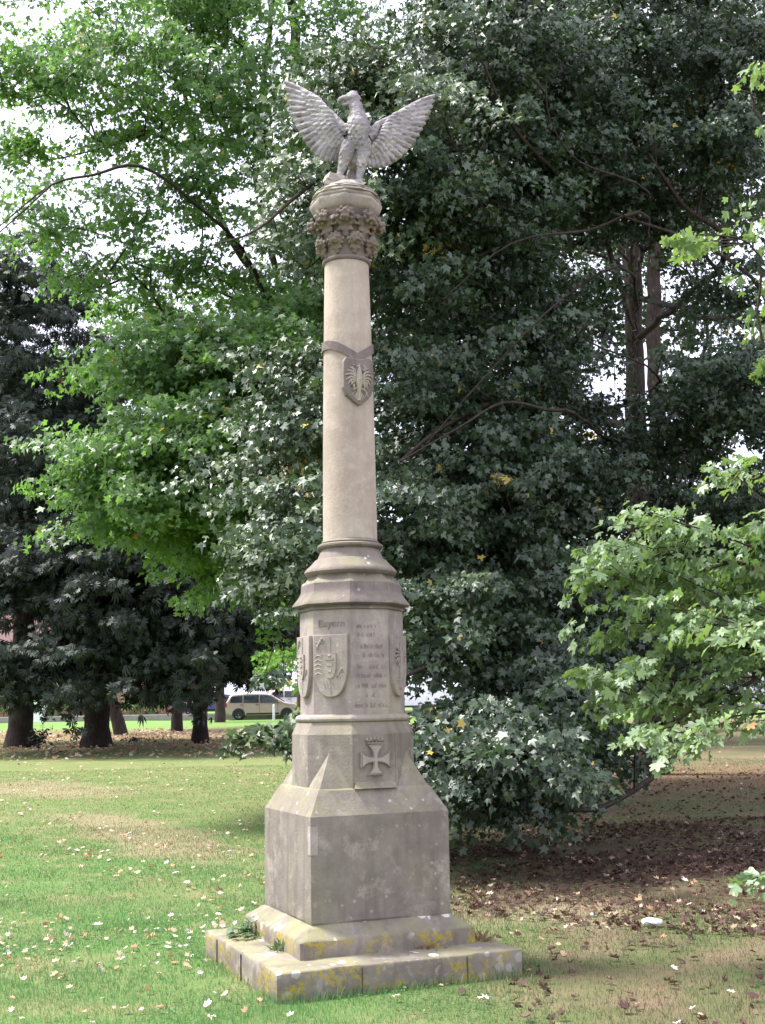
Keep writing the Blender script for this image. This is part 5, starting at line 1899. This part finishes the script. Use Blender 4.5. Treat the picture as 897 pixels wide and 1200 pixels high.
glass = simple('car_glass', (0.02, 0.025, 0.03), .08, .6)
rub = simple('tyre_rubber', (0.025, 0.025, 0.027), .85, .2)
rimm = simple('wheel_rim', (0.45, 0.46, 0.48), .35, .5, metal=.7)
lampw = simple('lamp_glass', (0.75, 0.75, 0.7), .2, .6)
lampr = simple('rear_lamp_glass', (0.35, 0.02, 0.02), .25, .6)
trimb = simple('black_trim', (0.03, 0.03, 0.032), .6, .3)


def car(label, x, y, z, paint, kind='estate', face=1, rz=0.0, group=None):
    """side on along X; face=1 nose to the right"""
    root = empty({'van': 'parked_van'}.get(kind, 'parked_car'), (x, y, z), rz)
    tag(root, label, 'van' if kind == 'van' else 'car', group)
    if kind == 'estate':
        L, W, H = 4.75, 1.8, 1.62
        prof = [(-2.36, .42), (-2.38, .75), (-2.33, 1.0), (-2.05, 1.48), (-1.9, 1.56), (-1.0, 1.62), (.1, 1.60), (.55, 1.52), (1.35, 1.06), (2.05, .93), (2.3, .78), (2.38, .55), (2.36, .32), (1.95, .26), (-2.0, .28)]
        wins = [[(-2.02, 1.06), (-1.93, 1.42), (-1.25, 1.48), (-1.25, 1.05)], [(-1.18, 1.05), (-1.18, 1.49), (-.25, 1.51), (-.25, 1.04)], [(-.17, 1.04), (-.17, 1.51), (.42, 1.47), (1.05, 1.06), (.95, 1.03)]]
        wh = (-1.48, 1.45)
        beltz = 1.02
    elif kind == 'van':
        L, W, H = 5.3, 1.95, 2.3
        prof = [(-2.62, .42), (-2.65, 1.2), (-2.6, 2.15), (-2.5, 2.26), (-1.0, 2.32), (1.0, 2.30), (1.3, 2.2), (1.85, 1.42), (2.4, 1.2), (2.62, .95), (2.65, .4), (2.3, .3), (-2.3, .3)]
        wins = [[(.55, 1.38), (.55, 2.0), (1.25, 2.0), (1.68, 1.42)]]
        wh = (-1.7, 1.75)
        beltz = 1.3
    else:
        L, W, H = 4.1, 1.72, 1.45
        prof = [(-1.95, .4), (-2.03, .8), (-1.9, 1.05), (-1.5, 1.36), (-1.1, 1.43), (-.2, 1.45), (.3, 1.38), (1.05, .98), (1.7, .86), (1.98, .7), (2.03, .4), (1.7, .25), (-1.7, .25)]
        wins = [[(-1.6, 1.0), (-1.3, 1.32), (-.7, 1.36), (-.7, .98)], [(-.62, .98), (-.62, 1.37), (.2, 1.33), (.8, .98)]]
        wh = (-1.25, 1.3)
        beltz = .95
    bm = bmesh.new()
    rows = []
    for yy, ins in ((-1, .10), (-.93, .03), (-.5, 0), (.5, 0), (.93, .03), (1, .10)):
        row = []
        for px_, pz_ in prof:
            tw = 1.0 if pz_ < beltz else 1.0 - .17 * (pz_ - beltz) / (H - beltz)
            sx = 1 - ins * .5
            row.append(bm.verts.new((px_ * face * sx, yy * W / 2 * tw, pz_ - (ins * .35 if pz_ > beltz else -ins * .3 if pz_ < .5 else 0))))
        rows.append(row)
    n = len(prof)
    for a, b in zip(rows, rows[1:]):
        for i in range(n):
            bm.faces.new((a[i], a[(i + 1) % n], b[(i + 1) % n], b[i]))
    bm.faces.new(rows[0][::-1])
    bm.faces.new(rows[-1])
    body = obj('body', bm, paint, root, smooth=40, local=True, bevel=.03)

    def side_y(pz_, s_):
        tw = 1.0 if pz_ < beltz else 1.0 - .17 * (pz_ - beltz) / (H - beltz)
        return s_ * (W / 2 * tw + .004)
    for s_ in (-1, 1):
        for wpts in wins:
            bm = bmesh.new()
            a = [bm.verts.new((px_ * face, side_y(pz_, s_), pz_)) for px_, pz_ in wpts]
            b = [bm.verts.new((px_ * face, side_y(pz_, s_) - s_ * .03, pz_)) for px_, pz_ in wpts]
            bm.faces.new(a)
            bm.faces.new(b[::-1])
            for i in range(len(a)):
                bm.faces.new((a[i], b[i], b[(i + 1) % len(a)], a[(i + 1) % len(a)]))
            obj('window', bm, glass, root, local=True)
        # sill trim and door lines
        bm = bmesh.new()
        box(bm, (0, s_ * (W / 2 + .004), .38), (2.0 if kind != 'van' else 2.4, .02, .10))
        for dx in ([-.21, .9, -1.2] if kind != 'van' else [.45, 1.5]):
            box(bm, (dx * face, s_ * (W / 2 + .001), .72), (.012, .008, .60))
        obj('side_trim', bm, trimb, root, local=True)
        for dx in ([-.35, -1.3] if kind != 'van' else [.6]):
            bm = bmesh.new()
            box(bm, (dx * face, s_ * (W / 2 + .012), beltz - .1), (.18, .03, .03))
            obj('door_handle', bm, trimb, root, local=True, bevel=.006)
        bm = bmesh.new()
        mx_ = {'estate': 1.0, 'van': 1.6}.get(kind, .75)
        box(bm, (mx_ * face, s_ * (W / 2 + .09), beltz + .1), (.12, .18, .14))
        obj('wing_mirror', bm, paint, root, local=True, bevel=.03)
        for wx in wh:
            t_ = bmesh.new()
            Rw = .33 if kind != 'van' else .36
            c = Vector((wx * face, s_ * (W / 2 - .10), Rw))
            prf = [(Rw - .05, -.105), (Rw, -.07), (Rw, .07), (Rw - .05, .105), (.21, .10), (.21, -.10)]
            rg = []
            for i in range(24):
                a_ = 2 * PI * i / 24
                rg.append([t_.verts.new(c + Vector((q_ * math.cos(a_), o_, q_ * math.sin(a_)))) for q_, o_ in prf])
            for i in range(24):
                A_, B_ = rg[i], rg[(i + 1) % 24]
                for j in range(len(prf)):
                    t_.faces.new((A_[j], A_[(j + 1) % len(prf)], B_[(j + 1) % len(prf)], B_[j]))
            wheel = obj('wheel', t_, rub, root, smooth=40, local=True)
            r2 = bmesh.new()
            for i in range(5):
                a_ = 2 * PI * i / 5
                box(r2, c + Vector((math.cos(a_) * .11, s_ * .07, math.sin(a_) * .11)), (.21, .03, .055), Matrix.Rotation(-a_, 3, 'Y'))
            ball(r2, c + Vector((0, s_ * .075, 0)), (.05, .02, .05))
            for i in range(20):
                a0, a1 = 2 * PI * i / 20, 2 * PI * (i + 1) / 20
                vs = [r2.verts.new(c + Vector((q_ * math.cos(aa), s_ * o_, q_ * math.sin(aa)))) for aa in (a0, a1) for q_, o_ in ((.205, .09), (.18, .06))]
                r2.faces.new((vs[0], vs[1], vs[3], vs[2]))
            obj('rim', r2, rimm, wheel, local=True)
            # dark arch
            ar = bmesh.new()
            poly = [(c.x + (Rw + .07) * math.cos(a_), c.z + (Rw + .07) * math.sin(a_)) for a_ in [PI * i / 14 - .25 for i in range(0, 17)]]
            a = [ar.verts.new((px_, s_ * (W / 2 + .003), pz_)) for px_, pz_ in poly]
            b = [ar.verts.new((px_, s_ * (W / 2 - .02), pz_)) for px_, pz_ in poly]
            ar.faces.new(a)
            ar.faces.new(b[::-1])
            for i in range(len(a)):
                ar.faces.new((a[i], b[i], b[(i + 1) % len(a)], a[(i + 1) % len(a)]))
            wheel.location.y += s_ * .012
            obj('wheel_arch', ar, trimb, root, local=True)
            wheel.location.y += 0
        for xx, mt, nm, zz in ((prof[-4][0] * .965 if kind != 'van' else 2.56, lampw, 'headlight', .72 if kind != 'van' else .95), (-L / 2 + .10, lampr, 'tail_light', .92 if kind != 'van' else 1.1)):
            bm = bmesh.new()
            box(bm, (xx * face, s_ * (W / 2 - .13), zz), (.16, .26, .15 if nm == 'headlight' else .28))
            obj(nm, bm, mt, root, local=True, bevel=.02)
    # windscreens front and rear
    f_ = {'estate': ((.60, 1.49), (1.28, 1.10)), 'van': ((1.36, 2.12), (1.82, 1.48)), 'hatch': ((.36, 1.34), (.98, 1.02))}[kind]
    r_ = {'estate': ((-2.08, 1.44), (-2.31, 1.06)), 'van': ((-2.628, 2.0), (-2.65, 1.4)), 'hatch': ((-1.53, 1.33), (-1.86, 1.08))}[kind]
    for nm, ((x0, z0), (x1, z1)), sg in (('windscreen', f_, 1), ('rear_window', r_, -1)):
        bm = bmesh.new()
        vs = []
        for o_ in (.025, -.02):
            for xx, zz, ww in ((x0, z0, .74), (x1, z1, .86)):
                for s_ in (-1, 1):
                    vs.append(bm.verts.new(((xx + sg * o_) * face, s_ * ww * W / 2, zz + abs(o_) * (1 if o_ > 0 else -1))))
        for f in ((0, 1, 3, 2), (4, 6, 7, 5), (0, 4, 5, 1), (2, 3, 7, 6), (0, 2, 6, 4), (1, 5, 7, 3)):
            bm.faces.new([vs[i] for i in f])
        obj(nm, bm, glass, root, local=True)
    return root


PG = 'cars parked along the far road'
p_tan = simple('tan_car_paint', (0.42, 0.33, 0.28), .35, .5, metal=.3, var=.03)
p_white = simple('white_car_paint', (0.80, 0.80, 0.80), .3, .5, var=.02)
p_silver = simple('silver_car_paint', (0.55, 0.56, 0.58), .3, .5, metal=.5, var=.02)
p_blue = simple('dark_blue_car_paint', (0.05, 0.06, 0.12), .3, .5, var=.02)


def cx_at(px, Y):
    return at(px, 827, Y).x


# the estate stands on the grass verge, nearer than the road
car('tan estate car parked side on at the lawn edge left of the plinth', cx_at(309, 77.5), 77.5, float(tz(cx_at(309, 77.5), 77.5)), p_tan, 'estate', 1, 0.06, PG)
car('white car parked just behind the nose of the tan estate car', cx_at(345, 80.0), 80.0, zr + .11, p_white, 'hatch', 1, 0.1, PG)
car('dark blue car farther left, seen between the dark chestnut trunks', cx_at(247, 86.7), 86.7, zr, p_blue, 'hatch', -1, 0, PG)
car('white van standing right behind the column plinth', cx_at(492, 83.0), 83.0, zr, p_white, 'van', 1, 0, PG)
car('white hatchback seen under the sycamore leaves, left of the brown trunk', cx_at(556, 83.0), 83.0, zr, p_white, 'hatch', 1, 0, PG)
car('silver car parked right of the brown trunk under the big tree', cx_at(645, 83.0), 83.0, zr, p_silver, 'hatch', -1, 0, PG)
car('white estate car by the road, below the near branch on the right', cx_at(790, 83.0), 83.0, zr, p_white, 'estate', 1, 0, PG)
car('silver van at the far right edge beyond the lawn', cx_at(872, 84.0), 84.0, zr, p_silver, 'van', -1, 0, PG)

# white notice board behind the leftmost trunk
b = g3(44, 72)
root = empty('notice_board', b)
tag(root, 'tall plain white board standing on the lawn behind the leftmost trunk', 'board')
bm = bmesh.new()
box(bm, (b[0], b[1], b[2] + .95), (.72, .12, 1.5))
obj('panel', bm, simple('white_board', (.85, .85, .85), .5, var=.03), root, bevel=.02)
for s_ in (-1, 1):
    bm = bmesh.new()
    box(bm, (b[0] + s_ * .39, b[1], b[2] + .86), (.06, .08, 1.76))
    obj('post', bm, simple('white_post_paint', (.75, .75, .75), .5), root, bevel=.01)
# white marker post by the car
b = g3(321, 73)
bm = bmesh.new()
stack(bm, [(.07, -.1), (.07, .85), (.055, .92), (.02, .95)], lambda r_: [(r_ * math.cos(2 * PI * k / 12), r_ * math.sin(2 * PI * k / 12)) for k in range(12)])
bmesh.ops.transform(bm, matrix=Matrix.Translation(b), verts=bm.verts)
tag(obj('marker_post', bm, simple('marker_white', (.8, .8, .8), .5), None, smooth=40, origin=b), 'short white marker post on the grass in front of the tan car', 'post')

# houses
brick_t = NT('red_brick')
pp = brick_t.coord()
br = brick_t.n('ShaderNodeTexBrick')
brick_t.l(brick_t.mapping(pp, (1, 1, 1), rot=(PI / 2, 0, 0)), br.inputs['Vector'])
br.inputs['Scale'].default_value = 4.5
br.inputs['Color1'].default_value = (.34, .12, .08, 1)
br.inputs['Color2'].default_value = (.26, .09, .065, 1)
br.inputs['Mortar'].default_value = (.35, .30, .26, 1)
M['brick'] = brick_t.done(brick_t.bsdf(br.outputs['Color'], .9, .2))
M['roof'] = simple('roof_tiles', (.16, .10, .09), .85, .2)
M['render'] = simple('pale_render', (.72, .70, .66), .85, .2)
M['wframe'] = simple('white_frame', (.8, .8, .8), .5, .3)
M['door'] = simple('door_paint', (.12, .03, .03), .5, .4)


def house(label, px, Y, w, wallm, stor=2, seed=0):
    x = cx_at(px, Y)
    z = float(tz(x, Y)) - .1
    root = empty('terrace_house', (x, Y, z))
    tag(root, label, 'house', 'houses beyond the road')
    hgt = 2.8 * stor
    bm = bmesh.new()
    box(bm, (0, 4, hgt / 2), (w, 8, hgt))
    # gables
    for s_ in (-1, 1):
        vs = [bm.verts.new((s_ * (w / 2 - .01), yy, zz)) for yy, zz in ((0, hgt), (8, hgt), (4, hgt + 2.6))] + [bm.verts.new((s_ * (w / 2 - .25), yy, zz)) for yy, zz in ((0, hgt), (8, hgt), (4, hgt + 2.6))]
        for f in ((0, 1, 2), (3, 5, 4), (0, 3, 4, 1), (1, 4, 5, 2), (2, 5, 3, 0)):
            bm.faces.new([vs[i] for i in f])
    obj('wall', bm, wallm, root, local=True)
    bm = bmesh.new()
    for s_ in (-1, 1):
        vs = []
        for zz in (0, .14):
            for xx in (-w / 2 - .2, w / 2 + .2):
                for yy, z2 in ((4 + s_ * 4.45, hgt - .28), (4, hgt + 2.62)):
                    vs.append(bm.verts.new((xx, yy, z2 + zz + .02)))
        for f in ((0, 1, 3, 2), (4, 6, 7, 5), (0, 4, 5, 1), (2, 3, 7, 6), (0, 2, 6, 4), (1, 5, 7, 3)):
            bm.faces.new([vs[i] for i in f])
    roof = obj('roof', bm, M['roof'], root, local=True)
    bm = bmesh.new()
    box(bm, (w / 2 - 1, 4.3, hgt + 2.9), (.9, .7, 1.6))
    for i in (-1, 1):
        box(bm, (w / 2 - 1 + i * .2, 4.3, hgt + 3.85), (.22, .22, .3))
    obj('chimney', bm, M['brick'], roof, local=True)
    nwin = max(2, int(w // 2.6))
    for st in range(stor):
        for i in range(nwin):
            xx = -w / 2 + w * (i + .5) / nwin
            if st == 0 and i == nwin - 1:
                bm = bmesh.new()
                box(bm, (xx, -.02, 1.1), (1.0, .1, 2.1))
                d_ = obj('door', bm, M['door'], root, local=True, bevel=.01)
                bm = bmesh.new()
                ball(bm, (xx + .38, -.1, 1.05), .04)
                obj('handle', bm, M['wframe'], d_, local=True)
                continue
            zz = 1.55 + st * 2.8
            bm = bmesh.new()
            for dx, dz, sx, sz in ((-.68, 0, .1, 1.4), (.68, 0, .1, 1.4), (0, .66, 1.26, .08), (0, -.66, 1.26, .08), (0, .15, 1.26, .06), (0, -.27, .06, .76)):
                box(bm, (xx + dx, -.03 - .002 * abs(dx), zz + dz), (sx, .1, sz))
            wn = obj('window', bm, M['wframe'], root, local=True)
            bm = bmesh.new()
            box(bm, (xx, .0, zz), (1.24, .05, 1.24))
            obj('pane', bm, glass, wn, local=True)
            bm = bmesh.new()
            box(bm, (xx, -.06, zz - .76), (1.6, .2, .09))
            obj('sill', bm, M['wframe'], wn, local=True)
    return root


for k, (px, w, mt, lb) in enumerate(((8, 7.5, 'brick', 'red brick terrace house at the far left, behind the leftmost trunk'), (78, 7.0, 'brick', 'red brick house with white framed windows between the two left trunks'), (150, 7.5, 'brick', 'brick house beyond the road behind the leaning trunk'))):
    house(lb, px, 97, w, M[mt], 2, k)


# broad leaved weeds and clover in the sward
def f_clover(rng, n):
    y = np.sqrt(rng.uniform(4.8 ** 2, 13 ** 2, n))
    x = rng.uniform(-.36, .36, n) * y
    cl = np.sin(x * 1.7 + 2) * np.sin(y * 1.9) + .8 * np.sin(x * 4.1) * np.sin(y * 3.7 + 1)
    k = (cl > .35) & ((x < 1.2) | (rng.rand(n) < .3)) & ~in_plinth(x, y)
    return x[k], y[k]


rng = np.random.RandomState(77)
x, y = f_clover(rng, 60000)
n = len(x)
a = rng.uniform(0, 2 * PI, n)
C = np.stack([x, y, tz(x, y) + rng.uniform(.008, .03, n)], -1)
me = leaves_mesh('clover', C, np.stack([np.cos(a), np.sin(a), rng.normal(.2, .3, n)], -1), np.stack([rng.normal(0, .4, n), rng.normal(0, .4, n), np.ones(n)], -1), .011 * rng.uniform(.6, 1.8, n), T_SIMPLE, rng.uniform(0, 1, n))
tag(link_mesh('clover', me, M['weed']), 'low clover and small broad weeds growing among the lawn grass', 'clover', kind='stuff')


# dead twigs lying in the litter
rng = np.random.RandomState(31)
for k in range(14):
    y = rng.uniform(8.2, 14)
    x = rng.uniform(.9, .34 * y)
    z = float(tz(x, y))
    a = rng.uniform(0, 3.1)
    L = rng.uniform(.15, .55)
    P0 = np.array([x, y, z + .015])
    d = np.array([math.cos(a), math.sin(a), 0])
    pts_ = [P0 + d * L * f + rng.normal(0, .012, 3) * np.array([1, 1, .5]) + np.array([0, 0, .01]) for f in (0, .25, .5, .75, 1)]
    bm = bmesh.new()
    tube(bm, pts_, [.006, .0055, .0045, .0035, .002], 6)
    sd_ = np.array([-d[1], d[0], .1])
    tube(bm, [pts_[2], pts_[2] + (d * .6 + sd_ * .6) * L * .3, pts_[2] + (d * 1.1 + sd_ * .8) * L * .45], [.004, .003, .0015], 5)
    tag(obj('fallen_twig', bm, M['bark_red'], None, smooth=50, origin=tuple(P0)), 'thin dead forked twig lying on the brown litter under the sycamore', 'twig', 'dead twigs on the ground under the sycamore')
